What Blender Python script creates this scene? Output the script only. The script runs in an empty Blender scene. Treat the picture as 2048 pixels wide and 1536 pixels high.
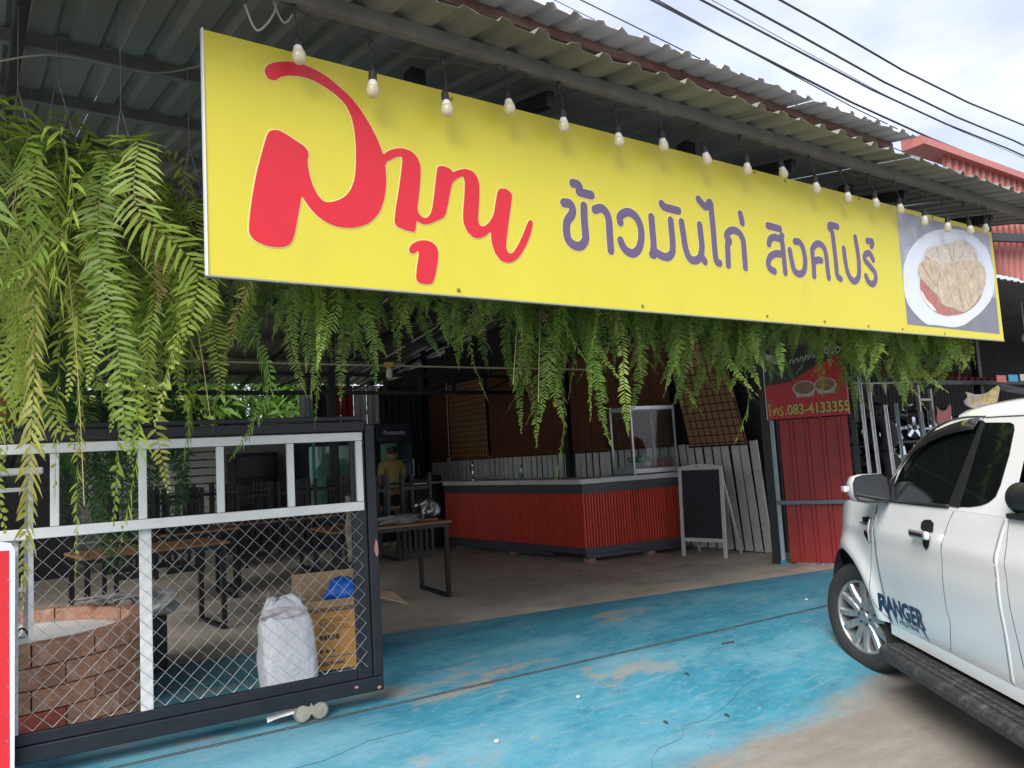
import bpy, math, random
from mathutils import Vector, Matrix
random.seed(11)
scene = bpy.context.scene
COL = scene.collection

# ------------------------------------------------------------------ camera
cam_d = bpy.data.cameras.new('camera'); cam = bpy.data.objects.new('camera', cam_d); COL.objects.link(cam)
cam_d.sensor_width = 36.0; cam_d.lens = 36.0 * 1540.0 / 2048.0
cam_d.clip_start = 0.05; cam_d.clip_end = 500
CAM_Z = 1.7
cam.matrix_world = Matrix(((0.822, -0.006, -0.569, 0.0), (-0.566, -0.109, -0.817, 0.0), (-0.057, 0.994, -0.093, CAM_Z), (0, 0, 0, 1)))
_r = cam.matrix_world.to_3x3(); _x = _r.col[0].normalized(); _z = (_r.col[2] - _x * _x.dot(_r.col[2])).normalized(); _y = _z.cross(_x)
cam.matrix_world = Matrix.Translation((0, 0, CAM_Z)) @ Matrix((_x, _y, _z)).transposed().to_4x4()
scene.camera = cam

# ------------------------------------------------------------------ sky and sun (bright, mostly clouded)
SUN_EL, SUN_AZ = math.radians(41), math.radians(236)     # azimuth measured from +y towards +x
world = bpy.data.worlds.new('World'); scene.world = world; world.use_nodes = True
nt = world.node_tree; nt.nodes.clear()
wo = nt.nodes.new('ShaderNodeOutputWorld'); bg = nt.nodes.new('ShaderNodeBackground')
sky = nt.nodes.new('ShaderNodeTexSky'); sky.sky_type = 'NISHITA'; sky.sun_disc = False
sky.sun_elevation = SUN_EL; sky.sun_rotation = SUN_AZ; sky.air_density = 1.0; sky.dust_density = 2.0
tc = nt.nodes.new('ShaderNodeTexCoord'); mp = nt.nodes.new('ShaderNodeMapping'); mp.inputs['Scale'].default_value = (1, 1, 2.6)
nz = nt.nodes.new('ShaderNodeTexNoise'); nz.inputs['Scale'].default_value = 2.3; nz.inputs['Detail'].default_value = 7; nz.inputs['Roughness'].default_value = .55
rp = nt.nodes.new('ShaderNodeValToRGB'); rp.color_ramp.elements[0].position = .34; rp.color_ramp.elements[1].position = .66
rp.color_ramp.elements[0].color = (.6, .6, .6, 1); rp.color_ramp.elements[1].color = (1, 1, 1, 1)
nz2 = nt.nodes.new('ShaderNodeTexNoise'); nz2.inputs['Scale'].default_value = 5.0; nz2.inputs['Detail'].default_value = 6
cr = nt.nodes.new('ShaderNodeValToRGB'); cr.color_ramp.elements[0].position = .3; cr.color_ramp.elements[1].position = .7
cr.color_ramp.elements[0].color = (2.9, 3.15, 4.05, 1); cr.color_ramp.elements[1].color = (5.1, 5.2, 5.7, 1)
mx = nt.nodes.new('ShaderNodeMix'); mx.data_type = 'RGBA'
nt.links.new(tc.outputs['Generated'], mp.inputs['Vector']); nt.links.new(mp.outputs['Vector'], nz.inputs['Vector']); nt.links.new(mp.outputs['Vector'], nz2.inputs['Vector'])
nt.links.new(nz.outputs['Fac'], rp.inputs['Fac']); nt.links.new(rp.outputs['Color'], mx.inputs['Factor'])
nt.links.new(nz2.outputs['Fac'], cr.inputs['Fac'])
nt.links.new(sky.outputs['Color'], mx.inputs['A']); nt.links.new(cr.outputs['Color'], mx.inputs['B'])
nt.links.new(mx.outputs['Result'], bg.inputs['Color']); bg.inputs['Strength'].default_value = .10
nt.links.new(bg.outputs['Background'], wo.inputs['Surface'])

sun_d = bpy.data.lights.new('sun', 'SUN'); sun = bpy.data.objects.new('sun', sun_d); COL.objects.link(sun)
sun_d.energy = 2.3; sun_d.angle = math.radians(40); sun_d.color = (1, .975, .94)
_sd = Vector((math.cos(SUN_EL) * math.sin(SUN_AZ), math.cos(SUN_EL) * math.cos(SUN_AZ), math.sin(SUN_EL)))
sun.rotation_euler = _sd.to_track_quat('Z', 'Y').to_euler()

vs = scene.view_settings; vs.view_transform = 'Standard'; vs.look = 'None'; vs.exposure = 1.38; vs.gamma = 1.0; vs.use_curve_mapping = False
cy = scene.cycles; cy.use_denoising = True; cy.max_bounces = 7; cy.diffuse_bounces = 4; cy.glossy_bounces = 3
cy.transmission_bounces = 5; cy.transparent_max_bounces = 10; cy.sample_clamp_indirect = 8; cy.caustics_reflective = False; cy.caustics_refractive = False

# ------------------------------------------------------------------ helpers
V = Vector
class MB:
    """collects shapes; build() links them as ONE mesh object"""
    def __init__(s): s.v = []; s.f = []
    def add(s, vs_, fs):
        o = len(s.v); s.v += [tuple(v) for v in vs_]; s.f += [tuple(i + o for i in f) for f in fs]; return s
    def box(s, x0, x1, y0, y1, z0, z1):
        return s.add([(x0,y0,z0),(x1,y0,z0),(x1,y1,z0),(x0,y1,z0),(x0,y0,z1),(x1,y0,z1),(x1,y1,z1),(x0,y1,z1)],
                     [(0,3,2,1),(4,5,6,7),(0,1,5,4),(1,2,6,5),(2,3,7,6),(3,0,4,7)])
    def obox(s, c, a, b, h):
        c, a, b, h = V(c), V(a), V(b), V(h)
        if a.cross(b).dot(h) < 0: a = -a
        return s.add([c-a-b-h, c+a-b-h, c+a+b-h, c-a+b-h, c-a-b+h, c+a-b+h, c+a+b+h, c-a+b+h],
                     [(0,3,2,1),(4,5,6,7),(0,1,5,4),(1,2,6,5),(2,3,7,6),(3,0,4,7)])
    def bar(s, p, q, w, h, up=(0, 0, 1)):
        p, q = V(p), V(q); d = q - p; L = d.length; d /= L; up = V(up)
        if abs(d.dot(up)) > .98: up = V((1, 0, 0))
        a = d.cross(up).normalized(); b = a.cross(d)
        return s.obox((p + q) / 2, d * L / 2, a * w / 2, b * h / 2)
    def tube(s, pts, r, n=6, cap=True):
        pts = [V(p) for p in pts]; m = len(pts); rs = r if isinstance(r, (list, tuple)) else [r] * m
        ref = None; vs_ = []; fs = []
        for i, p in enumerate(pts):
            d = (pts[min(i + 1, m - 1)] - pts[max(i - 1, 0)]).normalized()
            if ref is None: ref = V((0, 0, 1)) if abs(d.z) < .9 else V((1, 0, 0))
            a = (ref - d * ref.dot(d)).normalized(); b = d.cross(a); ref = a
            for k in range(n):
                t = 2 * math.pi * k / n; vs_.append(p + (a * math.cos(t) + b * math.sin(t)) * rs[i])
        for i in range(m - 1):
            for k in range(n):
                k2 = (k + 1) % n; fs.append((i*n+k, i*n+k2, (i+1)*n+k2, (i+1)*n+k))
        if cap: fs += [tuple(range(n))[::-1], tuple((m-1)*n + k for k in range(n))]
        return s.add(vs_, fs)
    def lathe(s, prof, c=(0, 0, 0), n=20, axis='z'):
        vs_ = []; fs = []; m = len(prof)
        for r, h in prof:
            for k in range(n):
                t = 2 * math.pi * k / n; x, y = r * math.cos(t), r * math.sin(t)
                p = (x, y, h) if axis == 'z' else ((x, h, y) if axis == 'y' else (h, x, y))
                vs_.append((p[0]+c[0], p[1]+c[1], p[2]+c[2]))
        for i in range(m - 1):
            for k in range(n):
                k2 = (k + 1) % n; q = (i*n+k, i*n+k2, (i+1)*n+k2, (i+1)*n+k); fs.append(q if axis != 'y' else q[::-1])
        return s.add(vs_, fs)
    def grid(s, rows, flip=False):
        m, n = len(rows), len(rows[0]); fs = []
        for i in range(m - 1):
            for j in range(n - 1):
                q = (i*n+j, i*n+j+1, (i+1)*n+j+1, (i+1)*n+j); fs.append(q[::-1] if flip else q)
        return s.add([p for r_ in rows for p in r_], fs)
    def prism(s, poly, f, depth):
        """poly: 2D outline; f(u,v) -> Vector on the face; depth: Vector to the back"""
        n = len(poly); a = [V(f(*p)) for p in poly]; b = [p + V(depth) for p in a]
        return s.add(a + b, [tuple(range(n)), tuple(range(2*n-1, n-1, -1))] + [(i, n+i, n+(i+1) % n, (i+1) % n) for i in range(n)])
    def build(s, name, mat, parent=None, smooth=False, bevel=0, local=False, fix=False):
        me = bpy.data.meshes.new(name); vs_ = s.v
        if parent is not None and not local:
            r = parent
            while r.parent: r = r.parent
            inv = r.matrix_basis.inverted(); vs_ = [inv @ V(v) for v in vs_]
        me.from_pydata([tuple(v) for v in vs_], [], s.f); me.update()
        if fix: fix_normals(me)
        if smooth:
            for p in me.polygons: p.use_smooth = True
        o = bpy.data.objects.new(name, me); COL.objects.link(o)
        if mat: me.materials.append(mat)
        if parent is not None: o.parent = parent
        if bevel:
            b = o.modifiers.new('edge', 'BEVEL'); b.width = bevel; b.segments = 2; b.limit_method = 'ANGLE'; b.angle_limit = .7; b.harden_normals = False
        return o

def fix_normals(me):
    import bmesh
    b = bmesh.new(); b.from_mesh(me); bmesh.ops.remove_doubles(b, verts=b.verts, dist=1e-5); bmesh.ops.recalc_face_normals(b, faces=b.faces); b.to_mesh(me); b.free()

def auto_smooth(o, deg=35):
    for p in o.data.polygons: p.use_smooth = True
    o.data.set_sharp_from_angle(angle=math.radians(deg))

def thing(name, label, cat, loc=(0, 0, 0), rz=0, group=None):
    o = bpy.data.objects.new(name, None); COL.objects.link(o); o.empty_display_size = .1
    o.location = loc; o.rotation_euler = (0, 0, rz); return tag(o, label, cat, group)
def tag(o, label, cat, group=None):
    o['label'] = label; o['category'] = cat
    if group: o['group'] = group
    return o
def structure(o): o['kind'] = 'structure'; return o
def copy_tree(o, parent=None):
    c = o.copy(); COL.objects.link(c); c.parent = parent
    for ch in list(o.children): copy_tree(ch, c)
    return c
def share(src, parent, m=None):
    """another piece with the same mesh"""
    o = bpy.data.objects.new(src.name.split('.')[0], src.data); COL.objects.link(o); o.parent = parent
    if m is not None: o.matrix_basis = m
    return o
def smooth_line(pts, k=6, closed=False):
    pts = [V(p) for p in pts]; n = len(pts); out = []
    for i in range(n if closed else n - 1):
        g = (lambda j: pts[j % n]) if closed else (lambda j: pts[max(0, min(n - 1, j))])
        a, b, c, d = g(i-1), g(i), g(i+1), g(i+2)
        for j in range(k):
            t = j / k; out.append(.5 * (2*b + (c-a)*t + (2*a-5*b+4*c-d)*t*t + (3*b-3*c+d-a)*t**3))
    if not closed: out.append(pts[-1])
    return out

# ------------------------------------------------------------------ materials
def M(name, col, rough=.6, metal=0.0, var=.12, scale=6, bump=0.0, bscale=60, spec=.5, coat=0.0, rnd=0.0, dirt=None, stretch=(1, 1, 1), world_co=False, trans=0.0, sub=None):
    m = bpy.data.materials.new(name); m.use_nodes = True; t = m.node_tree; N = t.nodes; L = t.links
    p = N['Principled BSDF']; p.inputs['Roughness'].default_value = rough; p.inputs['Metallic'].default_value = metal
    p.inputs['Specular IOR Level'].default_value = spec; p.inputs['Coat Weight'].default_value = coat; p.inputs['Coat Roughness'].default_value = .06
    if world_co: co = N.new('ShaderNodeNewGeometry').outputs['Position']
    else: co = N.new('ShaderNodeTexCoord').outputs['Object']
    mp_ = N.new('ShaderNodeMapping'); mp_.inputs['Scale'].default_value = stretch; L.new(co, mp_.inputs['Vector']); co = mp_.outputs['Vector']
    if rnd:
        oi = N.new('ShaderNodeObjectInfo'); va = N.new('ShaderNodeVectorMath'); va.operation = 'ADD'
        cm = N.new('ShaderNodeCombineXYZ'); ml = N.new('ShaderNodeMath'); ml.operation = 'MULTIPLY'; ml.inputs[1].default_value = 37.0
        L.new(oi.outputs['Random'], ml.inputs[0]); L.new(ml.outputs[0], cm.inputs['X']); L.new(ml.outputs[0], cm.inputs['Z'])
        L.new(co, va.inputs[0]); L.new(cm.outputs[0], va.inputs[1]); co = va.outputs[0]
    n1 = N.new('ShaderNodeTexNoise'); n1.inputs['Scale'].default_value = scale; n1.inputs['Detail'].default_value = 6; n1.inputs['Roughness'].default_value = .6; L.new(co, n1.inputs['Vector'])
    r1 = N.new('ShaderNodeValToRGB'); r1.color_ramp.elements[0].position = .3; r1.color_ramp.elements[1].position = .7
    c = V(col[:3]); r1.color_ramp.elements[0].color = (*(c * (1 - var)), 1); r1.color_ramp.elements[1].color = (*[min(1, k) for k in c * (1 + var)], 1)
    L.new(n1.outputs['Fac'], r1.inputs['Fac']); out = r1.outputs['Color']
    if rnd:
        hs = N.new('ShaderNodeHueSaturation'); mr = N.new('ShaderNodeMapRange'); mr.inputs['To Min'].default_value = 1 - rnd; mr.inputs['To Max'].default_value = 1 + rnd
        L.new(oi.outputs['Random'], mr.inputs['Value']); L.new(mr.outputs['Result'], hs.inputs['Value']); L.new(out, hs.inputs['Color']); out = hs.outputs['Color']
    for dd in ([dirt] if isinstance(dirt, tuple) else (dirt or [])):
        dc, ds, lo, hi, amt = dd
        n2 = N.new('ShaderNodeTexNoise'); n2.inputs['Scale'].default_value = ds; n2.inputs['Detail'].default_value = 9; n2.inputs['Roughness'].default_value = .68; L.new(co, n2.inputs['Vector'])
        r2 = N.new('ShaderNodeValToRGB'); r2.color_ramp.elements[0].position = lo; r2.color_ramp.elements[1].position = hi
        r2.color_ramp.elements[0].color = (0, 0, 0, 1); r2.color_ramp.elements[1].color = (amt, amt, amt, 1)
        mm = N.new('ShaderNodeMix'); mm.data_type = 'RGBA'; L.new(n2.outputs['Fac'], r2.inputs['Fac']); L.new(r2.outputs['Color'], mm.inputs['Factor'])
        L.new(out, mm.inputs['A']); mm.inputs['B'].default_value = (*dc, 1); out = mm.outputs['Result']
    L.new(out, p.inputs['Base Color'])
    if bump:
        n3 = N.new('ShaderNodeTexNoise'); n3.inputs['Scale'].default_value = bscale; n3.inputs['Detail'].default_value = 5; L.new(co, n3.inputs['Vector'])
        b = N.new('ShaderNodeBump'); b.inputs['Strength'].default_value = bump; b.inputs['Distance'].default_value = .02; L.new(n3.outputs['Fac'], b.inputs['Height']); L.new(b.outputs['Normal'], p.inputs['Normal'])
    if trans:
        tr = N.new('ShaderNodeBsdfTranslucent'); L.new(out, tr.inputs['Color']); ms = N.new('ShaderNodeMixShader'); ms.inputs[0].default_value = trans
        L.new(p.outputs[0], ms.inputs[1]); L.new(tr.outputs[0], ms.inputs[2]); L.new(ms.outputs[0], N['Material Output'].inputs['Surface'])
    return m
def glass(name, tint=(.9, .95, .93), rough=.03, fac=.035):
    """thin pane: mostly clear, with a mirror-like sheen"""
    m = bpy.data.materials.new(name); m.use_nodes = True; t = m.node_tree; N = t.nodes; L = t.links; N.remove(N['Principled BSDF'])
    a = N.new('ShaderNodeBsdfTransparent'); a.inputs[0].default_value = (*tint, 1); g = N.new('ShaderNodeBsdfGlossy'); g.inputs['Roughness'].default_value = rough
    f = N.new('ShaderNodeLayerWeight'); f.inputs['Blend'].default_value = .5; pw = N.new('ShaderNodeMath'); pw.operation = 'POWER'; pw.inputs[1].default_value = 4; L.new(f.outputs['Facing'], pw.inputs[0])
    ad = N.new('ShaderNodeMath'); ad.operation = 'MULTIPLY_ADD'; ad.inputs[1].default_value = .6; ad.inputs[2].default_value = fac; L.new(pw.outputs[0], ad.inputs[0])
    x = N.new('ShaderNodeMixShader'); L.new(ad.outputs[0], x.inputs[0]); L.new(a.outputs[0], x.inputs[1]); L.new(g.outputs[0], x.inputs[2]); L.new(x.outputs[0], N['Material Output'].inputs['Surface'])
    return m
def emit(name, col, s):
    m = bpy.data.materials.new(name); m.use_nodes = True; p = m.node_tree.nodes['Principled BSDF']
    p.inputs['Base Color'].default_value = (*col, 1); p.inputs['Emission Color'].default_value = (*col, 1); p.inputs['Emission Strength'].default_value = s; return m

m_black = M('black_painted_steel', (.0065, .007, .010), .45, var=.3, dirt=((.05, .048, .045), 14, .6, .78, .3))
m_gate = M('navy_black_gate_paint', (.0055, .008, .013), .5, var=.35, scale=10, bump=.15, bscale=30, dirt=[((.06, .053, .046), 5, .6, .8, .4), ((.5, .5, .5), 40, .72, .735, .8)], world_co=True)
m_white = M('white_paint', (.66, .66, .645), .5, var=.06, dirt=((.35, .33, .29), 9, .6, .8, .4), world_co=True)
m_whitepl = M('white_plank_paint', (.83, .83, .81), .55, var=.08, rnd=.06, dirt=((.3, .29, .26), 5, .55, .8, .5))
m_galv = M('galvanised_steel', (.34, .35, .35), .42, metal=.6, var=.15, scale=20)
m_alu = M('aluminium', (.62, .63, .64), .35, metal=.85, var=.06)
m_chrome = M('chrome', (.75, .76, .78), .12, metal=1, var=.03)
m_darkmetal = M('dark_metal', (.05, .05, .055), .4, metal=.3, var=.2)
# ------------------------------------------------------------------ ground
def clamp(t): return max(0.0, min(1.0, t))
def hz(x, y):
    s = y + .072 * x; t = clamp((s - 3.2) / 1.3); t = t * t * (3 - 2 * t)
    return .25 * t + .05 * clamp((s - 4.5) / 1.1)
def frange(a, b, n): return [a + (b - a) * i / n for i in range(n + 1)]
def blue_in(x): return 5.94 - .2049 * (x - 2.96)
def ground_material(name, paint):
    m = bpy.data.materials.new(name); m.use_nodes = True; t = m.node_tree; N = t.nodes; L = t.links; p = N['Principled BSDF']; p.inputs['Roughness'].default_value = .62
    g = N.new('ShaderNodeNewGeometry'); mp_ = N.new('ShaderNodeMapping'); mp_.inputs['Rotation'].default_value = (0, 0, math.radians(14)); mp_.inputs['Scale'].default_value = (.55, 1.25, 1) if paint else (1, 1, 1)
    L.new(g.outputs['Position'], mp_.inputs['Vector'])
    def noise(sc, det=8, ro=.62):
        n = N.new('ShaderNodeTexNoise'); n.inputs['Scale'].default_value = sc; n.inputs['Detail'].default_value = det; n.inputs['Roughness'].default_value = ro; L.new(mp_.outputs[0], n.inputs['Vector']); return n.outputs['Fac']
    def ramp(f, lo, hi, c0=(0, 0, 0), c1=(1, 1, 1)):
        r = N.new('ShaderNodeValToRGB'); r.color_ramp.elements[0].position = lo; r.color_ramp.elements[1].position = hi
        r.color_ramp.elements[0].color = (*c0, 1); r.color_ramp.elements[1].color = (*c1, 1); L.new(f, r.inputs['Fac']); return r.outputs['Color']
    def mix(f, a, b):
        x = N.new('ShaderNodeMix'); x.data_type = 'RGBA'
        for k, q in (('Factor', f), ('A', a), ('B', b)):
            if isinstance(q, tuple): x.inputs[k].default_value = (*q, 1)
            elif isinstance(q, float): x.inputs[k].default_value = q
            else: L.new(q, x.inputs[k])
        return x.outputs['Result']
    def math_(op, a, b):
        x = N.new('ShaderNodeMath'); x.operation = op
        for i, q in enumerate((a, b)):
            if isinstance(q, (int, float)): x.inputs[i].default_value = q
            else: L.new(q, x.inputs[i])
        return x.outputs[0]
    conc = ramp(noise(2.2), .3, .72, (.20, .185, .16), (.32, .295, .26))
    conc = mix(ramp(noise(9), .45, .75), conc, (.24, .20, .155)) if paint else conc
    if paint:
        blue = ramp(noise(3.0), .3, .7, (.022, .16, .235), (.045, .25, .34))
        blue = mix(ramp(noise(1.3, 7), .46, .66), blue, (.13, .31, .385))
        blue = mix(math_('MULTIPLY', ramp(noise(24, 4), .5, .7), .35), blue, (.17, .30, .35))
        worn = math_('MULTIPLY', ramp(noise(1.05, 14, .72), .565, .605), .8)
        mp2 = N.new('ShaderNodeMapping'); mp2.inputs['Rotation'].default_value = (0, 0, math.radians(-22)); mp2.inputs['Scale'].default_value = (.6, 9, 1); L.new(g.outputs['Position'], mp2.inputs['Vector'])
        ns_ = N.new('ShaderNodeTexNoise'); ns_.inputs['Scale'].default_value = 3.2; ns_.inputs['Detail'].default_value = 8; ns_.inputs['Roughness'].default_value = .7; L.new(mp2.outputs[0], ns_.inputs['Vector'])
        blue = mix(math_('MULTIPLY', ramp(ns_.outputs['Fac'], .56, .66), .45), blue, (.22, .31, .33))
        blue = mix(math_('MULTIPLY', ramp(noise(17, 10, .75), .60, .63), .55), blue, (.25, .31, .32))
        blue = mix(math_('MULTIPLY', ramp(noise(5.5, 9, .7), .60, .68), .5), blue, (.03, .10, .15))
        spots = math_('MULTIPLY', ramp(noise(8.5, 8, .7), .63, .68), .6)
        col = mix(math_('MAXIMUM', worn, spots), blue, mix(ramp(noise(6), .4, .6), (.29, .26, .21), (.20, .26, .265)))
        sep = N.new('ShaderNodeSeparateXYZ'); L.new(g.outputs['Position'], sep.inputs[0])
        s_ = math_('ADD', math_('SUBTRACT', sep.outputs['Y'], math_('MULTIPLY', sep.outputs['X'], .04)), math_('MULTIPLY', noise(2.6, 14, .7), .75))
        edge = N.new('ShaderNodeMapRange'); edge.interpolation_type = 'SMOOTHSTEP'; edge.inputs['From Min'].default_value = 3.12; edge.inputs['From Max'].default_value = 3.38; L.new(s_, edge.inputs['Value'])
        col = mix(edge.outputs['Result'], conc, col)
    else: col = conc
    col = mix(math_('MULTIPLY', ramp(noise(55, 3), .58, .7), .35), col, (.12, .11, .10))
    L.new(col, p.inputs['Base Color'])
    b = N.new('ShaderNodeBump'); b.inputs['Strength'].default_value = .35; b.inputs['Distance'].default_value = .01; L.new(noise(38, 6), b.inputs['Height']); L.new(b.outputs[0], p.inputs['Normal'])
    return m
m_conc = ground_material('street_concrete', False)
m_blue = ground_material('worn_blue_paint', True)
m_floor = M('interior_concrete', (.47, .41, .335), .55, var=.25, scale=1.6, bump=.2, bscale=30, dirt=[((.20, .17, .14), 2.3, .52, .72, .6), ((.42, .37, .30), 7, .6, .75, .4)], world_co=True)

xs = [-80, -40, -20, -10, -5] + frange(-4, 14, 60) + [18, 30, 60, 120]; ys = [-60, -30, -15, -6, 0, 2] + frange(2.5, 6.5, 32) + [8, 12, 20, 35, 60, 120]
structure(MB().grid([[(x, y, hz(x, y)) for x in xs] for y in ys]).build('ground', m_conc, smooth=True))
xs2 = frange(-4, 8.9, 52)
structure(MB().grid([[(x, y0, hz(x, y0) + .004) for x in xs2 for y0 in [.6 + (blue_in(x) - .6) * v]] for v in frange(0, 1, 52)]).build('painted_apron', m_blue, smooth=True))
structure(MB().grid([[(x, (blue_in(x) + .002) * (1 - v) + 19 * v, .304) for x in xs2[:-2]] for v in frange(0, 1, 4)]).build('interior_floor', m_floor))

# gate track: a shallow steel groove set in the paint
m_rust = M('rusty_track_steel', (.07, .055, .045), .7, metal=.3, var=.4, scale=9, world_co=True)
tr = thing('gate_track', 'dark rusty gate track groove crossing the blue floor', 'gate track', (3.5, 4.28, .25))
for a in (0, 1):
    mb = MB()
    for i in range(46):
        x0, x1 = -1 + i * .2, -1 + (i + 1) * .2
        if x1 > 8.1: break
        y0, y1 = 4.53 - .072 * x0 + a * .022, 4.53 - .072 * x1 + a * .022; j = random.uniform(-.002, .002)
        mb.bar((x0, y0 + j, hz(x0, y0) + .004), (x1 + .004, y1 + j, hz(x1, y1) + .004), .006, .007)
    mb.build('track_rail', m_rust, tr)
mb = MB()
for pts in ([(2.62, 3.02), (2.75, 3.05), (2.85, 3.04), (2.93, 3.1), (3.02, 3.2), (3.12, 3.26), (3.3, 3.27), (3.42, 3.34), (3.6, 3.35), (3.75, 3.36), (3.95, 3.42), (4.1, 3.47), (4.3, 3.5)], [(2.3, 2.95), (2.45, 3.02), (2.62, 3.02)], [(1.1, 4.02), (1.5, 4.0), (1.75, 4.06), (2.0, 4.03)]):
    q = [(x + random.uniform(-.02, .02), y + random.uniform(-.015, .015)) for x, y in pts]
    for a, b in zip(q, q[1:]): mb.bar((*a, hz(*a) + .0045), (*b, hz(*b) + .0045), random.uniform(.0008, .0022), .003)
mb.build('crack', M('crack_dirt', (.045, .045, .05), .9), bpy.data.objects['painted_apron'])

# ------------------------------------------------------------------ main roof: two slopes of ribbed metal sheets on purlins
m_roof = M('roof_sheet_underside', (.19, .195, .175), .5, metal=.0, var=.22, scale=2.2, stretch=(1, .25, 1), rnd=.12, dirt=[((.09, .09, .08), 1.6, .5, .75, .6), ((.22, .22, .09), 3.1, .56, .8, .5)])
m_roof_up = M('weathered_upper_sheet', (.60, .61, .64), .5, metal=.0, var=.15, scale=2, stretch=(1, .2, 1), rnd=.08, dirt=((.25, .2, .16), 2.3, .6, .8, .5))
PITCH = .218
def ribs(n, pitch, h):
    out = []
    for i in range(n):
        u = i * pitch; out += [(u, 0), (u + pitch * .52, 0), (u + pitch * .64, h), (u + pitch * .86, h)]
    return out + [(n * pitch, 0)]
def sheet(name, mat, parent, n, p0, p1, h=.028, pitch=PITCH, wob=0.0):
    """ribbed sheet running from p0 to p1, ribs spread along +x; p0/p1: (y, z)"""
    mb = MB(); rows = []; k = 7
    for j in range(k + 1):
        t = j / k; y, z = p0[0] + (p1[0] - p0[0]) * t, p0[1] + (p1[1] - p0[1]) * t
        rows.append([(u, y + (random.uniform(-.012, .012) if j == 0 and wob else 0), z + d + (random.uniform(-wob, wob) if j == 0 else 0)) for u, d in ribs(n, pitch, h)])
    o = mb.grid(rows, flip=False).build(name, mat, parent, local=True)
    sm = o.modifiers.new('gauge', 'SOLIDIFY'); sm.thickness = .0015; return o
roof = thing('main_roof', 'long low gable roof of ribbed grey metal over the shop', 'roof', (-2.85, 0, 0))
F0, F1, B1 = (2.9, 3.80), (9.3, 4.888), (18.6, 3.76)
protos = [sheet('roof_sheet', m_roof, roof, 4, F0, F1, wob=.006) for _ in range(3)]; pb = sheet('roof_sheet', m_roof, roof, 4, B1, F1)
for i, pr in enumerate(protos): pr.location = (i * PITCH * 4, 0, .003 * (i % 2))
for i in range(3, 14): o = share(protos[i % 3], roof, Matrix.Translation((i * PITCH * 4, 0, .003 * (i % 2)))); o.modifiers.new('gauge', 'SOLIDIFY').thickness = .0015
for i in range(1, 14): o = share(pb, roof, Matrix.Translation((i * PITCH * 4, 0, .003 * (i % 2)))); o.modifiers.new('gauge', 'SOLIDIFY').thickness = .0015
m_purlin = M('grey_purlin', (.17, .17, .165), .55, metal=.1, var=.2, scale=9)
def zroof(y): return 3.80 + .17 * (y - 2.9) if y < 9.3 else 4.888 - .1213 * (y - 9.3)
for y in (3.2, 4.63, 5.75, 7.0, 8.2, 9.1, 10.4, 11.8, 13.2, 14.6, 16.0, 17.4):
    z = zroof(y) - .004; mb = MB()
    for (a, b) in (((y - .03, y - .027), (z - .075, z)), ((y - .027, y + .02), (z - .003, z)), ((y - .027, y + .02), (z - .075, z - .072))): mb.box(-2.8, 9.35, a[0], a[1], b[0], b[1])
    mb.build('purlin', m_purlin, roof)
    if y > 4 and y < 9: continue
for x in (.15, 2.72, 5.02, 6.6, 8.2):
    mb = MB(); mb.bar((x, 3.35, zroof(3.35) - .125), (x, 9.3, zroof(9.3) - .125), .05, .09); mb.bar((x, 9.3, zroof(9.3) - .125), (x, 18.4, zroof(18.4) - .125), .05, .09); mb.build('rafter', m_black, roof)
# trusses across the hall
def truss(y, z0, z1, x0, x1, step):
    t = thing('roof_truss', 'black steel roof truss spanning the %s of the shop' % ('back' if y > 10 else 'middle'), 'truss', (x0, y, z0))
    MB().box(x0, x1, y - .03, y + .03, z0 - .03, z0 + .03).build('chord', m_black, t); MB().box(x0, x1, y - .03, y + .03, z1 - .025, z1 + .025).build('chord', m_black, t)
    x = x0 + .3; k = 0
    while x < x1 - .1:
        MB().box(x - .025, x + .025, y - .024, y + .024, z0 + .03, z1 - .025).build('web_post', m_black, t)
        if k % 2 == 0: MB().bar((x + .03, y, z0 + .04), (x + step - .03, y, z1 - .03), .035, .03).build('web_diagonal', m_black, t)
        x += step; k += 1
    return t
truss(11, 2.8, 3.08, .6, 8.1, .62); truss(7.2, 3.3, 3.62, .2, 8.1, .8)
for x, y in ((4.35, 11.0), (8.05, 10.02), (8.05, 14.9), (.1, 11.0)):
    c = MB().box(x - .05, x + .05, y - .05, y + .05, .3, zroof(y) - .1).build('column', m_black, bevel=.004); tag(c, 'black square steel column %s' % {(4.35, 11.0): 'under the back truss near the coolers', (8.05, 10.02): 'between two brown blinds on the side wall', (8.05, 14.9): 'at the dark far end of the side wall', (.1, 11.0): 'at the far left behind the hanging ferns'}[(x, y)], 'column')

# upper roof edge above the awning, with its rusty beam
up = thing('upper_roof', 'higher pale corrugated roof edge with rusty wooden beam beneath', 'roof', (.6, 0, 0))
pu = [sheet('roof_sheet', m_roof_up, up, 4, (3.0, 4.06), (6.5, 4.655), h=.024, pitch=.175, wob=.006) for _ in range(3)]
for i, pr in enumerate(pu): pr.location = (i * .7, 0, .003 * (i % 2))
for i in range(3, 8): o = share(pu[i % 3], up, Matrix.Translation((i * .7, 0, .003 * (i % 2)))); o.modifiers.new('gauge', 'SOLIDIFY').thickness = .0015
m_rustbeam = M('rusty_red_beam', (.16, .085, .07), .8, var=.35, scale=9, bump=.4, bscale=25, stretch=(.3, 1, 1), dirt=((.33, .27, .24), 12, .5, .7, .6))
MB().box(.6, 6.2, 3.2, 3.25, 4.035, 4.092).build('beam', m_rustbeam, up, bevel=.006)
for x in (2.05, 3.55, 5.35): MB().box(x, x + .06, 3.26, 3.32, 3.93, 4.09).build('bracket', m_rustbeam, up, bevel=.004)
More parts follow.
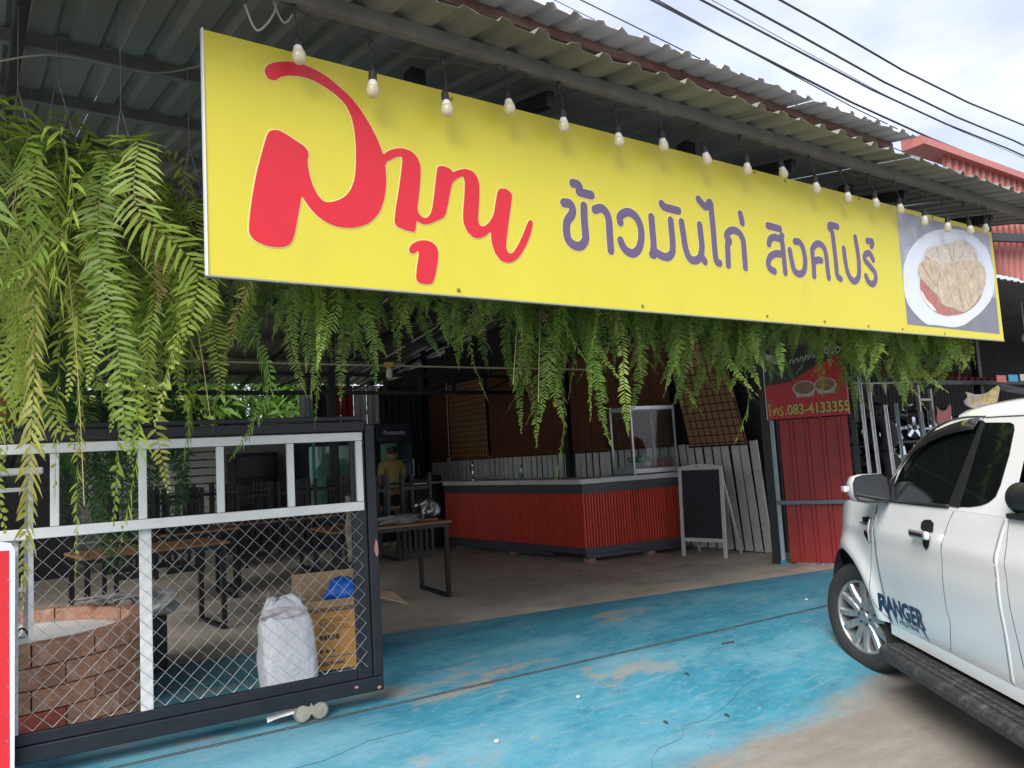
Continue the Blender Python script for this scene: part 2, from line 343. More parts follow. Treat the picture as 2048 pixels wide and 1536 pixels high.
MB().box(1.93, 2.22, 3.30, 3.33, 3.95, 4.09).build('rusty_plate', M('rust_red_plate', (.20, .055, .045), .7, var=.3, scale=12), up)
# plant baskets rail / inner sheet of the sign support
for x in (1.93, 4.05, 5.98):
    c = MB().box(x - .045, x + .045, 3.48, 3.57, 2.6, zroof(3.5) - .1).build('sign_post', m_black, bevel=.004)
    tag(c, {1.93: 'black steel post behind the red lettering, holding up the sign', 4.05: 'black steel post behind the middle of the yellow sign', 5.98: 'black steel post behind the sign beside the food picture'}[x], 'post')

# ------------------------------------------------------------------ right side wall: dark sheeting, planks, blinds
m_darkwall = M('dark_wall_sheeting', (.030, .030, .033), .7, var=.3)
w = thing('side_wall', 'dark metal sheeting wall behind the blinds and white planks', 'wall', (8.36, 6.2, .3))
for i in range(12):
    y0 = 6.15 + i * 1.04; z1 = zroof(min(y0, 9.3) if y0 < 9.3 else y0 + 1.04) - .15
    MB().box(8.34, 8.36, y0, y0 + 1.03, .3, z1).build('wall_panel', m_darkwall, w)
fence = thing('plank_wall', 'low wall of white upright planks with dark gaps behind counter', 'plank wall', (8.15, 6.2, .3))
pl = None; y = 6.22; k = 0
while y < 17.8:
    wd = .118; top = 1.75 + random.uniform(-.012, .012) + (.03 if k == 0 else 0)
    mb = MB(); mb.box(-.009, .009, 0, wd, .02, 1.43)
    if pl is None: pl = o = mb.build('plank', m_whitepl, fence, local=True, bevel=.003)
    else: o = share(pl, fence); o.modifiers.new('edge', 'BEVEL').width = .003
    o.location = (random.uniform(-.004, .004), y - 6.2, 0); o.rotation_euler = (math.radians(-4.5 + random.uniform(-.5, .5)) if y < 7.6 else math.radians(random.uniform(-.6, .6)), 0, 0)
    y += .152; k += 1
for z in (.55, 1.3): MB().box(8.165, 8.2, 6.1, 17.8, z, z + .05).build('rail', m_black, fence)

m_tan = M('tan_bamboo_mat', (.60, .38, .20), .75, var=.2, scale=30, stretch=(1, .3, 6))
m_brown = M('brown_bamboo_slats', (.29, .125, .07), .7, var=.3, scale=22, stretch=(1, .3, 8))
m_lattice = M('dark_lattice', (.075, .032, .018), .7, var=.2)
def blind(y0, y1, z0, z1, kind, label, lean=0):
    t = thing('bamboo_blind', label, 'blind', (8.09, (y0 + y1) / 2, z1), group=None)
    mb = MB(); n = int((z1 - z0) / (.022 if kind else .016)); h = (z1 - z0) / n
    for i in range(n):
        z = z0 + i * h; sh = lean * (z1 - z)
        mb.add([(8.094, y0 - sh, z), (8.094, y1 - sh, z), (8.083, y1 - sh, z + h * .45), (8.083, y0 - sh, z + h * .45), (8.094, y1 - sh, z + h * .9), (8.094, y0 - sh, z + h * .9)], [(0, 3, 2, 1), (3, 5, 4, 2)])
    mb.build('bamboo_mat', m_tan if kind else m_brown, t)
    mb = MB(); step = .105 if kind else .34; y = y0 + .02
    while y < y1:
        mb.bar((8.078, y - lean * (z1 - z0), z0), (8.078, y, z1), .012 if kind else .006, .004, up=(1, 0, 0)); y += step
    if kind:
        z = z0 + .03
        while z < z1:
            sh = lean * (z1 - z); mb.bar((8.076, y0 - sh, z), (8.076, y1 - sh, z), .004, .012); z += .105
    mb.build('lattice_strips' if kind else 'binding_cords', m_lattice, t)
    MB().tube([(8.085, y0 - .02, z1 + .012), (8.085, y1 + .02, z1 + .012)], .014, 8).build('top_rod', m_lattice, t)
    MB().tube([(8.085, y0 - .01 - lean * (z1 - z0), z0 - .008), (8.085, y1 + .01 - lean * (z1 - z0), z0 - .008)], .011, 8).build('bottom_rod', m_lattice, t)
blind(6.74, 7.72, 1.69, 3.12, 1, 'tan checked bamboo blind nearest the street, hanging askew above white planks', lean=.22)
blind(7.72, 9.06, 1.72, 3.25, 0, 'brown bamboo blind behind the glass display case')
blind(9.10, 9.96, 1.70, 3.25, 0, 'brown bamboo blind just left of the display case')
blind(10.08, 12.46, 1.70, 3.30, 0, 'wide dark brown bamboo blind above the middle of the long counter')
blind(12.54, 13.98, 1.69, 3.25, 1, 'checked bamboo blind between two brown ones above the counter end')
blind(14.05, 16.15, 1.68, 3.22, 0, 'dim brown bamboo blind right of the blue cooler')
blind(16.22, 18.1, 1.68, 3.22, 1, 'farthest pale checked blind above the blue cooler')
MB().tube([(8.07, 14.0, 3.3), (8.07, 14.02, 1.75)], .011, 8).build('conduit_pipe', m_white)
tag(bpy.data.objects['conduit_pipe'], 'thin white conduit pipe running down beside the checked blind', 'pipe')
sb = MB().box(8.04, 8.075, 13.96, 14.08, 1.62, 1.74).build('switch_box', m_white, bevel=.004); tag(sb, 'small white switch box at the foot of the conduit', 'switch box')
sb = MB().box(8.04, 8.075, 9.97, 10.03, 1.68, 1.86).build('socket_box', m_white, bevel=.004); tag(sb, 'small white socket box on the black column by the counter', 'socket box')

o = MB().box(-1.2, 1.18, 13.2, 13.24, .3, 2.3).build('added_partition', m_darkwall); tag(o, 'dark partition added at the far left to cover the bright ground beyond', 'partition')  # partition added to block the bright ground showing behind the hall
MB().box(-2.72, -2.68, 8.4, 18.4, .3, 3.9).build('wall', m_darkwall); tag(bpy.data.objects['wall'], 'unseen dark wall added deep at the left to block daylight', 'wall')
# unseen left wall above is added to darken the hall; white screen at the back
sc_ = thing('slat_screen', 'white screen of horizontal boards at the back of the hall', 'screen', (3, 14.6, .3))
z = .42
while z < 2.42:
    MB().box(1.2, 3.58, 14.5, 14.52, z, z + .112).build('board', m_white, sc_); z += .14
for x in (1.25, 2.42, 3.55): MB().box(x - .03, x + .03, 14.525, 14.58, .3, 2.5).build('upright', m_black, sc_)
bw = thing('board_wall', 'pale grey board wall behind the dark cabinet', 'wall', (4.3, 14.7, .3))
for i in range(8): MB().box(3.6 + i * .21, 3.6 + i * .21 + .2, 14.62, 14.65, .3, 2.48 + .01 * (i % 2)).build('board', M('pale_board', (.42, .42, .40), .6) if i == 0 else bpy.data.materials['pale_board'], bw)
cw = thing('corner_sheeting', 'white and red metal sheets in the far back corner', 'wall', (5.9, 15.0, .3))
m_redsh = M('red_sheet', (.33, .018, .02), .45, var=.12)
for i in range(10):
    mm = [m_white, m_darkwall, m_redsh, m_redsh, m_white, m_white, m_darkwall, m_darkwall, m_darkwall, m_darkwall][i]
    o = MB().grid([[(5.25 + i * .29 + u, 15.0 - d, zz) for u, d in ribs(2, .142, .02)] for zz in (.3, 3.35)]).build('metal_sheet', mm, cw)
# ------------------------------------------------------------------ sign: printed shapes in metres on the board (x, z)
RED_WORD=[(1.043,3.479),(1.055,3.509),(1.092,3.534),(1.157,3.554),(1.218,3.558),(1.272,3.548),(1.334,3.528),(1.397,3.490),(1.453,3.451),(1.501,3.400),(1.541,3.344),(1.573,3.289),(1.596,3.240),(1.609,3.193),(1.639,3.219),(1.679,3.239),(1.720,3.248),(1.764,3.242),(1.799,3.215),(1.814,3.175),(1.813,3.133),(1.806,3.073),(1.793,2.995),(1.784,2.948),(1.793,2.921),(1.815,2.905),(1.839,2.910),(1.860,2.934),(1.875,2.982),(1.892,3.078),(1.906,3.157),(1.914,3.188),(1.948,3.196),(1.986,3.188),(2.002,3.171),(2.034,3.189),(2.079,3.204),(2.124,3.198),(2.152,3.167),(2.160,3.129),(2.156,3.066),(2.147,2.995),(2.138,2.932),(2.151,2.908),(2.177,2.906),(2.209,2.933),(2.240,2.977),(2.257,3.046),(2.275,3.115),(2.294,3.132),(2.332,3.136),(2.370,3.112),(2.358,3.051),(2.336,2.958),(2.316,2.866),(2.307,2.807),(2.323,2.778),(2.350,2.782),(2.385,2.825),(2.428,2.897),(2.464,2.970),(2.484,2.985),(2.499,2.970),(2.482,2.913),(2.446,2.840),(2.398,2.772),(2.352,2.736),(2.309,2.725),(2.268,2.735),(2.234,2.773),(2.217,2.828),(2.216,2.889),(2.184,2.859),(2.142,2.839),(2.102,2.841),(2.069,2.867),(2.049,2.912),(2.050,2.964),(2.064,3.053),(2.072,3.132),(2.062,3.163),(2.032,3.148),(1.994,3.115),(1.978,3.057),(1.960,2.986),(1.940,2.928),(1.899,2.905),(1.856,2.883),(1.827,2.873),(1.796,2.878),(1.776,2.889),(1.769,2.839),(1.762,2.827),(1.717,2.830),(1.669,2.843),(1.655,2.861),(1.665,2.928),(1.687,3.029),(1.708,3.140),(1.715,3.191),(1.709,3.207),(1.673,3.192),(1.618,3.156),(1.622,3.101),(1.620,3.043),(1.606,2.968),(1.577,2.899),(1.528,2.845),(1.477,2.819),(1.428,2.806),(1.371,2.803),(1.317,2.814),(1.267,2.842),(1.230,2.879),(1.208,2.910),(1.196,2.929),(1.187,2.884),(1.171,2.806),(1.158,2.745),(1.144,2.706),(1.119,2.684),(1.079,2.675),(1.029,2.677),(0.980,2.694),(0.957,2.721),(0.958,2.771),(0.971,2.868),(0.995,2.996),(1.026,3.113),(1.050,3.193),(1.069,3.210),(1.098,3.216),(1.131,3.205),(1.175,3.183),(1.220,3.161),(1.236,3.137),(1.228,3.089),(1.235,3.036),(1.249,2.985),(1.271,2.942),(1.297,2.915),(1.324,2.914),(1.360,2.926),(1.401,2.950),(1.435,2.990),(1.458,3.050),(1.467,3.123),(1.470,3.204),(1.467,3.284),(1.454,3.354),(1.427,3.408),(1.379,3.446),(1.324,3.473),(1.262,3.494),(1.200,3.495),(1.147,3.484),(1.113,3.468),(1.098,3.452),(1.079,3.444),(1.054,3.451)]
RED_TAIL=[(1.728,2.736),(1.740,2.761),(1.777,2.784),(1.819,2.793),(1.860,2.787),(1.886,2.765),(1.892,2.732),(1.883,2.673),(1.864,2.605),(1.848,2.575),(1.811,2.568),(1.771,2.574),(1.759,2.592),(1.766,2.645),(1.781,2.712),(1.780,2.737),(1.761,2.723),(1.743,2.717),(1.730,2.723)]
PURPLE=[[(2.727,3.114),(2.767,3.116),(2.787,3.090),(2.779,3.053),(2.749,3.019),(2.734,2.978),(2.736,2.918),(2.758,2.886),(2.800,2.871),(2.839,2.880),(2.867,2.912),(2.873,2.944),(2.871,3.025),(2.875,3.117)],
[(2.803,3.241),(2.844,3.237),(2.850,3.203)],
[(2.847,3.197),(2.891,3.193),(2.937,3.192)],
[(2.958,3.107),(3.007,3.122),(3.042,3.105),(3.061,3.060),(3.061,2.977),(3.061,2.874)],
[(3.153,3.057),(3.153,3.088),(3.187,3.117),(3.237,3.128),(3.291,3.103),(3.321,3.041),(3.316,2.965),(3.286,2.903),(3.240,2.875),(3.192,2.883),(3.160,2.911),(3.145,2.943)],
[(3.419,3.124),(3.420,3.021),(3.420,2.945),(3.407,2.889)],
[(3.401,2.887),(3.415,2.884)],
[(3.418,2.912),(3.481,2.886),(3.540,2.884),(3.581,2.919),(3.591,2.986),(3.590,3.063),(3.589,3.124)],
[(3.519,3.222),(3.541,3.205),(3.612,3.200),(3.667,3.198)],
[(3.687,3.126),(3.696,3.043),(3.704,2.965),(3.731,2.901),(3.782,2.884),(3.838,2.914),(3.862,2.983),(3.861,3.051),(3.858,3.128)],
[(3.849,2.924),(3.879,2.888)],
[(3.867,3.302),(3.931,3.260),(3.978,3.299),(3.984,3.216),(3.987,3.101),(3.986,2.996),(3.992,2.905),(4.024,2.891)],
[(4.109,2.887),(4.115,2.964),(4.120,3.032),(4.144,3.055),(4.116,3.081),(4.137,3.113),(4.189,3.135),(4.248,3.124),(4.284,3.077),(4.286,2.994),(4.285,2.886)],
[(4.281,3.260),(4.293,3.200)],
[(4.573,3.215),(4.705,3.208)],
[(4.566,3.082),(4.586,3.118),(4.641,3.139),(4.688,3.134),(4.725,3.159)],
[(4.714,3.145),(4.721,3.090),(4.723,2.990),(4.724,2.890)],
[(4.708,3.023),(4.633,3.018),(4.568,2.989),(4.538,2.941),(4.553,2.905),(4.600,2.889)],
[(4.800,3.061),(4.814,2.974),(4.835,2.913),(4.893,2.895),(4.948,2.923),(4.975,3.002),(4.963,3.091),(4.925,3.135),(4.872,3.134)],
[(5.069,2.896),(5.075,2.999),(5.076,3.090),(5.121,3.137),(5.175,3.151),(5.224,3.130),(5.246,3.069),(5.247,2.977),(5.252,2.899)],
[(5.085,3.001),(5.125,3.023),(5.177,3.025)],
[(5.431,3.314),(5.341,3.317),(5.324,3.293),(5.355,3.261),(5.361,3.161),(5.366,3.028),(5.367,2.929),(5.408,2.903)],
[(5.490,3.148),(5.495,3.041),(5.518,2.949),(5.579,2.900),(5.642,2.926),(5.672,2.990),(5.680,3.114),(5.664,3.257)],
[(5.831,3.248),(5.907,3.250),(5.885,3.211)],
[(5.890,3.101),(5.850,3.148),(5.783,3.132),(5.771,3.089),(5.831,3.046),(5.896,2.996),(5.898,2.941),(5.849,2.898),(5.788,2.915),(5.762,2.957)]]
FOOD={'photo':[(6.326,3.568),(7.991,3.557),(7.966,2.586),(6.313,2.597)],
'tone':[(6.386,3.455),(6.637,3.450),(6.913,3.428),(6.748,3.399),(6.505,3.297),(6.396,3.169),(6.356,3.299)],
'plate':[(6.340,3.065),(6.392,3.151),(6.458,3.229),(6.556,3.303),(6.673,3.371),(6.788,3.422),(6.921,3.465),(7.055,3.494),(7.189,3.514),(7.345,3.528),(7.463,3.533),(7.599,3.520),(7.715,3.493),(7.827,3.446),(7.901,3.403),(7.944,3.336),(7.966,3.278),(7.983,3.198),(7.980,3.116),(7.957,3.043),(7.912,2.969),(7.830,2.893),(7.720,2.826),(7.604,2.765),(7.472,2.714),(7.364,2.669),(7.259,2.636),(7.103,2.611),(6.991,2.608),(6.884,2.612),(6.759,2.613),(6.638,2.613),(6.542,2.644),(6.466,2.684),(6.392,2.733),(6.345,2.783),(6.318,2.851),(6.319,2.940)],
'well':[(6.549,3.058),(6.603,3.153),(6.719,3.257),(6.897,3.351),(7.131,3.415),(7.366,3.448),(7.599,3.430),(7.744,3.356),(7.812,3.252),(7.825,3.133),(7.751,2.997),(7.610,2.878),(7.430,2.789),(7.203,2.722),(6.976,2.703),(6.782,2.721),(6.641,2.794),(6.568,2.897),(6.541,2.976)],
'rice':[(6.698,3.199),(6.747,3.269),(6.826,3.310),(6.910,3.324),(7.005,3.349),(7.101,3.364),(7.219,3.392),(7.322,3.423),(7.422,3.440),(7.538,3.428),(7.632,3.399),(7.689,3.340),(7.703,3.272),(7.754,3.227),(7.379,3.162),(7.032,3.130),(6.815,3.128),(6.715,3.155)],
'meat':[(6.585,3.106),(6.646,3.158),(6.757,3.189),(6.879,3.181),(6.956,3.160),(6.975,3.106),(6.902,3.034),(6.864,2.956),(6.845,2.890),(6.771,2.917),(6.691,2.956),(6.599,3.008),(6.565,3.050)],
'breast':[(6.971,3.105),(7.056,3.155),(7.197,3.207),(7.359,3.245),(7.520,3.261),(7.659,3.257),(7.766,3.233),(7.808,3.172),(7.794,3.090),(7.733,3.006),(7.620,2.918),(7.524,2.853),(7.435,2.808),(7.328,2.768),(7.268,2.758),(7.176,2.773),(7.085,2.781),(6.994,2.789),(6.924,2.799),(6.880,2.847),(6.867,2.910),(6.890,2.996)],
'sauce':[(6.595,3.007),(6.661,2.977),(6.757,2.934),(6.852,2.882),(6.892,2.820),(6.976,2.788),(7.121,2.777),(7.267,2.755),(7.412,2.797),(7.572,2.885),(7.694,2.973),(7.648,2.910),(7.542,2.844),(7.410,2.785),(7.264,2.742),(7.127,2.721),(6.977,2.707),(6.852,2.716),(6.735,2.745),(6.642,2.798),(6.586,2.862),(6.575,2.933)],
'gloss':[(6.575,2.906),(6.608,2.886),(6.657,2.831),(6.743,2.787),(6.811,2.732),(6.735,2.745),(6.649,2.794),(6.592,2.849)]}
SLICES=[[(7.025,3.101),(7.071,2.973),(7.124,2.788)],
[(7.211,3.185),(7.250,3.016),(7.274,2.769)],
[(7.224,2.985),(7.275,2.788)],
[(7.328,3.022),(7.397,2.815)],
[(7.440,3.002),(7.494,2.851)],
[(7.423,3.185),(7.501,3.095)],
[(7.623,3.017),(7.621,2.967)],
[(6.643,3.139),(6.757,3.021),(6.851,2.965)],
[(6.765,3.142),(6.803,3.071)],
[(6.951,3.094),(6.878,3.004),(6.865,2.901)],
[(7.154,3.351),(7.179,3.210)],
[(7.246,3.342),(7.201,3.222)],
[(6.924,3.307),(6.963,3.236)],
[(6.709,3.210),(6.792,3.191)],
[(7.415,3.321),(7.322,3.253)],
[(7.619,3.343),(7.659,3.257)]]
BOLTS=[(2.017,3.569),(3.288,2.555),(2.000,2.554),(4.474,2.562),(5.146,2.559),(5.728,2.554),(6.227,2.554),(6.911,2.547),(4.477,3.750),(6.926,3.632),(4.822,3.580),(5.776,3.668)]
BULBS=[(1.167,3.563),(1.525,3.489),(1.925,3.479),(2.312,3.571),(2.681,3.548),(3.094,3.539),(3.468,3.580),(3.858,3.561),(4.267,3.565),(4.659,3.604),(5.047,3.553),(5.448,3.541),(5.836,3.551),(6.200,3.557),(6.578,3.506),(6.966,3.499),(7.379,3.524),(7.689,3.577)]
JOINTS=[(1.153,3.762),(1.524,3.695),(1.917,3.709),(2.304,3.781),(2.666,3.761),(3.087,3.716),(3.435,3.802),(3.811,3.767),(4.219,3.753),(4.580,3.805),(4.992,3.748),(5.379,3.723),(5.763,3.739),(6.137,3.742),(6.566,3.727),(6.934,3.715),(7.307,3.737),(7.672,3.795)]
m_yellow = M('yellow_banner_vinyl', (.585, .52, .045), .42, var=.03, scale=1.2, bump=.16, bscale=2.6, spec=.4, dirt=((.42, .36, .07), 3.0, .55, .85, .35), stretch=(1, 1, .35))
m_red = M('red_print', (.58, .013, .026), .42, var=.03)
m_cream = M('pale_yellow_outline', (.66, .60, .20), .45, var=.02)
m_purple = M('purple_print', (.115, .08, .155), .45, var=.04)
SY = 3.3
sign = thing('shop_sign', 'long yellow shop sign with red and purple Thai lettering under the eave', 'sign', (4.41, SY, 2.524))
X0, X1, Z0, Z1 = .785, 8.04, 2.526, 3.605
MB().box(X0, X1, SY, SY + .006, Z0, Z1).build('banner_face', m_yellow, sign)
m_maroon = M('maroon_frame', (.085, .022, .02), .5, var=.2); m_silver = M('white_edge_trim', (.68, .68, .72), .4, var=.08)
for (a, b, c, d) in ((X0 + .002, X0 + .032, Z0, Z1), (X1 - .032, X1 - .002, Z0, Z1)): MB().box(a, b, SY + .007, SY + .05, c, d).build('frame_side', m_maroon, sign)
for (c, d) in ((Z0 + .002, Z0 + .03), (Z1 - .03, Z1 - .002)): MB().box(X0 + .034, X1 - .034, SY + .007, SY + .05, c, d).build('frame_rail', m_maroon, sign)
MB().box(X0 - .009, X0 - .001, SY - .006, SY + .02, Z0 - .004, Z1 + .004).build('edge_trim', m_silver, sign)
MB().box(X0 - .009, X1 + .004, SY - .005, SY + .02, Z0 - .008, Z0 - .001).build('edge_trim', m_galv, sign)
def flat(name, poly, mat, lift, thick=.0012, parent=sign):
    return MB().prism([tuple(p) for p in poly], lambda u, v: (u, SY - lift, v), (0, thick, 0)).build(name, mat, parent, fix=True)
def grow(poly, d):
    pts = [V((p[0], p[1])) for p in poly]; n = len(pts); ar = sum(pts[i].x * pts[(i+1) % n].y - pts[(i+1) % n].x * pts[i].y for i in range(n)); sg = 1 if ar > 0 else -1; out = []
    for i in range(n):
        t = (pts[(i + 1) % n] - pts[i - 1]).normalized(); out.append((pts[i].x + sg * t.y * d, pts[i].y - sg * t.x * d))
    return out
def smooth2(poly, k=3): return [(p.x, p.y) for p in smooth_line([(a, b, 0) for a, b in poly], k, True)]
WORDS = []
for nm, poly in (('red_word', RED_WORD), ('red_vowel_mark', RED_TAIL)):
    q = []
    for a_, b_ in zip(poly, poly[1:] + poly[:1]): q += [(a_[0] * .8 + b_[0] * .2, a_[1] * .8 + b_[1] * .2), (a_[0] * .2 + b_[0] * .8, a_[1] * .2 + b_[1] * .8)]
    WORDS.append((nm, q))
def ribbon(mb, pts, w, lift, dome=.0012, y0=SY, k=5):
    """flat pen stroke with round ends"""
    P = smooth_line([(a, 0, b) for a, b in pts], k); n = len(P); rows = []
    prof = [(-1, 0), (-.7, .8), (0, 1), (.7, .8), (1, 0)]
    def row(p, s, sc):
        return [(p.x + s.x * w * q * sc, y0 - lift - dome * h * max(sc, .3), p.z + s.z * w * q * sc) for q, h in prof]
    def side(i):
        d = (P[min(i + 1, n - 1)] - P[max(i - 1, 0)]).normalized(); return V((d.z, 0, -d.x)), d
    s, d = side(0)
    for a in (80, 55, 30): rows.append(row(P[0] - d * w * math.sin(math.radians(a)), s, math.cos(math.radians(a))))
    for i in range(n): s, d = side(i); rows.append(row(P[i], s, 1))
    for a in (30, 55, 80): rows.append(row(P[-1] + d * w * math.sin(math.radians(a)), s, math.cos(math.radians(a))))
    mb.grid(rows, flip=True)
for nm, q in WORDS:
    mb = MB(); ribbon(mb, q + q[:2], .0065, .0012, .0008, k=1); mb.build(nm + '_outline', m_cream, sign)
    flat(nm, q, m_red, .0042, .0018)
LETTERS = [(0,), (1, 2), (3,), (4,), (5, 6, 7), (8,), (9, 10), (11,), (12,), (13,), (14,), (15, 16, 17), (18,), (19, 20), (21,), (22,), (23,), (24,)]
for ids in LETTERS:
    mb = MB()
    for i in ids: ribbon(mb, PURPLE[i], .0335, .0012, .001)
    g = mb.build('letter_glow', m_cream, sign)
    mb = MB()
    for i in ids: ribbon(mb, PURPLE[i], .0270, .0034, .0012)
    mb.build('thai_letter', m_purple, sign)
# printed food picture
m_pic = M('grey_table_print', (.30, .31, .36), .45, var=.35, scale=3.5, bump=0, dirt=((.16, .16, .19), 2.0, .55, .7, .6)); m_picd = M('dark_cloth_print', (.17, .17, .20), .45, var=.12)
m_plate = M('white_plate_print', (.60, .64, .71), .42, var=.04); m_plate2 = M('plate_well_print', (.54, .57, .63), .42, var=.06)
m_rice = M('rice_print', (.50, .45, .37), .45, var=.35, scale=55, dirt=((.30, .22, .15), 30, .58, .68, .6)); m_meat = M('chicken_print', (.47, .38, .26), .45, var=.28, scale=11, dirt=[((.30, .19, .11), 16, .55, .68, .6), ((.60, .54, .44), 9, .56, .66, .6)])
m_sauce = M('brown_sauce_print', (.36, .13, .10), .4, var=.2, scale=14); m_gl = M('sauce_highlight_print', (.75, .66, .62), .4); m_cut = M('cut_line_print', (.30, .20, .12), .5)
F = FOOD; pp = F['photo']
flat('food_picture', pp, m_pic, .0014, .001)
lo = [(p[0] * .42 + q[0] * .58, p[1] * .42 + q[1] * .58) for p, q in ((pp[0], pp[3]), (pp[1], pp[2]))]
flat('picture_cloth', [(lo[0][0] + .003, lo[0][1]), (lo[1][0] - .003, lo[1][1] - .06), (pp[2][0] - .003, pp[2][1] + .003), (pp[3][0] + .003, pp[3][1] + .003)], m_picd, .0024, .0006)
flat('plate', smooth2(F['plate']), m_plate, .0034, .0008); flat('plate_well', smooth2(F['well']), m_plate2, .0044, .0008)
flat('sauce', smooth2(F['sauce']), m_sauce, .0054, .0008); flat('sauce_gloss', F['gloss'], m_gl, .0062, .0006)
flat('rice', [(a + random.uniform(-.008, .008), b + random.uniform(-.008, .008)) for a, b in smooth2(F['rice'])], m_rice, .0058, .0006)
flat('meat', smooth2(F['meat']), m_meat, .0068, .0007); flat('sliced_chicken', smooth2(F['breast']), m_meat, .0076, .0007)
mb = MB()
for s_ in SLICES: ribbon(mb, s_, .0032, .0082, .0004)
mb.build('slice_lines', m_cut, sign)
mbm = M('brass_screw', (.28, .22, .08), .4, metal=.7)
for a, b in BOLTS: MB().lathe([(0, -.006), (.009, -.005), (.011, 0)], (a, SY - .001, min(max(b, Z0 + .02), Z1 - .02)), 10, 'y').build('screw', mbm, sign)

# ------------------------------------------------------------------ festoon lights
m_cord = M('black_rubber', (.028, .028, .03), .6, var=.2); m_bulb = M('cream_bulb_plastic', (.72, .66, .46), .3, var=.08, scale=18, coat=.3, trans=.25); m_bcap = M('white_bulb_neck', (.78, .77, .72), .4)
cord = thing('light_cord', 'black festoon cord strung below the eave above the sign', 'cord', (1.15, 3.2, 3.76))
BY = 3.2
J = [V((a, BY, b)) for a, b in JOINTS]
pts = [V((.75, BY + .05, 3.86)), V((.95, BY, 3.80))]
for i, j in enumerate(J):
    pts.append(j)
    if i < len(J) - 1: pts.append((j + J[i + 1]) / 2 + V((0, 0, -.018)))
pts += [J[-1] + V((.05, 0, -.03)), J[-1] + V((.11, .01, -.10)), J[-1] + V((.125, .01, -.19))]
MB().tube(pts, .0045, 6).build('cord', m_cord, cord)
MB().lathe([(.004, .0), (.016, -.01), (.018, -.06), (.008, -.068), (0, -.068)], tuple(pts[-1]), 10).build('end_plug', m_cord, cord)
for j in J: MB().lathe([(.0, .022), (.005, .02), (.013, .008), (.013, -.012), (.006, -.03), (0, -.03)], tuple(j), 8).build('tee_joint', m_cord, cord, smooth=True)
ORD = ['first', 'second', 'third', 'fourth', 'fifth', 'sixth', 'seventh', 'eighth', 'ninth', 'tenth', 'eleventh', 'twelfth', 'thirteenth', 'fourteenth', 'fifteenth', 'sixteenth', 'seventeenth', 'eighteenth']
sock_me = bulb_me = neck_me = None
for i, (bx, bz) in enumerate(BULBS):
    lb = 'cream round bulb on a black drop cord, %s of eighteen from the left' % ORD[i]
    if i == 17: lb = 'cream round bulb hanging at the right end of the string, partly behind the sign edge'
    t = thing('festoon_bulb', lb, 'bulb', (bx, BY, bz), group='bulbs strung along the top of the sign')
    top = J[i] - V((0, 0, .028)); sk = V((bx, BY, bz + .078))
    MB().tube([top, top.lerp(sk, .5) + V((random.uniform(-.012, .012), 0, 0)), sk], .0038, 6).build('drop_cord', m_cord, t)
    if sock_me is None:
        a = MB().lathe([(.004, .082), (.008, .075), (.017, .066), (.0195, .05), (.0195, .028), (.0205, .026), (.0205, .02), (.019, .018)], (0, 0, 0), 14).build('lamp_socket', m_cord, t, smooth=True, local=True)
        b = MB().lathe([(.0165, .02), (.0185, .016), (.0225, .0), (.027, -.008)], (0, 0, 0), 16).build('bulb_neck', m_bcap, t, smooth=True, local=True)
        c = MB().lathe([(.027, -.008), (.0305, -.02), (.0315, -.032), (.029, -.047), (.022, -.059), (.012, -.066), (0, -.068)], (0, 0, 0), 18).build('bulb_globe', m_bulb, t, smooth=True, local=True)
        sock_me, neck_me, bulb_me = a, b, c
    else:
        a, b, c = share(sock_me, t), share(neck_me, t), share(bulb_me, t)
    tilt = Matrix.Rotation(math.atan2(J[i].x - bx, .2) * .8, 4, 'Y') @ Matrix.Rotation(random.uniform(-.16, .16), 4, 'X')
    for o in (a, b, c): o.matrix_basis = tilt
# ------------------------------------------------------------------ hanging ferns
def leaf_mat(name, c0, c1, c2):
    m = bpy.data.materials.new(name); m.use_nodes = True; t = m.node_tree; N = t.nodes; L = t.links; p = N['Principled BSDF']; p.inputs['Roughness'].default_value = .48; p.inputs['Specular IOR Level'].default_value = .4
    oi = N.new('ShaderNodeObjectInfo'); r = N.new('ShaderNodeValToRGB'); e = r.color_ramp.elements
    e[0].color = (*c0, 1); e[1].color = (.26, .15, .06, 1); e[1].position = .985; k = e.new(.5); k.color = (*c1, 1); k = e.new(.93); k.color = (*c2, 1); L.new(oi.outputs['Random'], r.inputs['Fac'])
    tcn = N.new('ShaderNodeTexCoord'); nn = N.new('ShaderNodeTexNoise'); nn.inputs['Scale'].default_value = 9; L.new(tcn.outputs['Object'], nn.inputs['Vector'])
    hs = N.new('ShaderNodeHueSaturation'); mr = N.new('ShaderNodeMapRange'); mr.inputs['To Min'].default_value = .55; mr.inputs['To Max'].default_value = 1.45; L.new(nn.outputs['Fac'], mr.inputs['Value']); L.new(mr.outputs['Result'], hs.inputs['Value'])
    L.new(r.outputs['Color'], hs.inputs['Color']); L.new(hs.outputs['Color'], p.inputs['Base Color'])
    tr = N.new('ShaderNodeBsdfTranslucent'); L.new(hs.outputs['Color'], tr.inputs['Color']); ms = N.new('ShaderNodeMixShader'); ms.inputs[0].default_value = .42
    L.new(p.outputs[0], ms.inputs[1]); L.new(tr.outputs[0], ms.inputs[2]); L.new(ms.outputs[0], N['Material Output'].inputs['Surface']); return m
m_fern = leaf_mat('fern_leaf', (.10, .20, .03), (.20, .34, .055), (.34, .47, .09))
m_fern2 = leaf_mat('yellow_green_fern_leaf', (.15, .24, .03), (.30, .41, .06), (.46, .53, .11))
m_fern3 = leaf_mat('shade_fern_leaf', (.03, .10, .03), (.05, .15, .035), (.09, .19, .045))
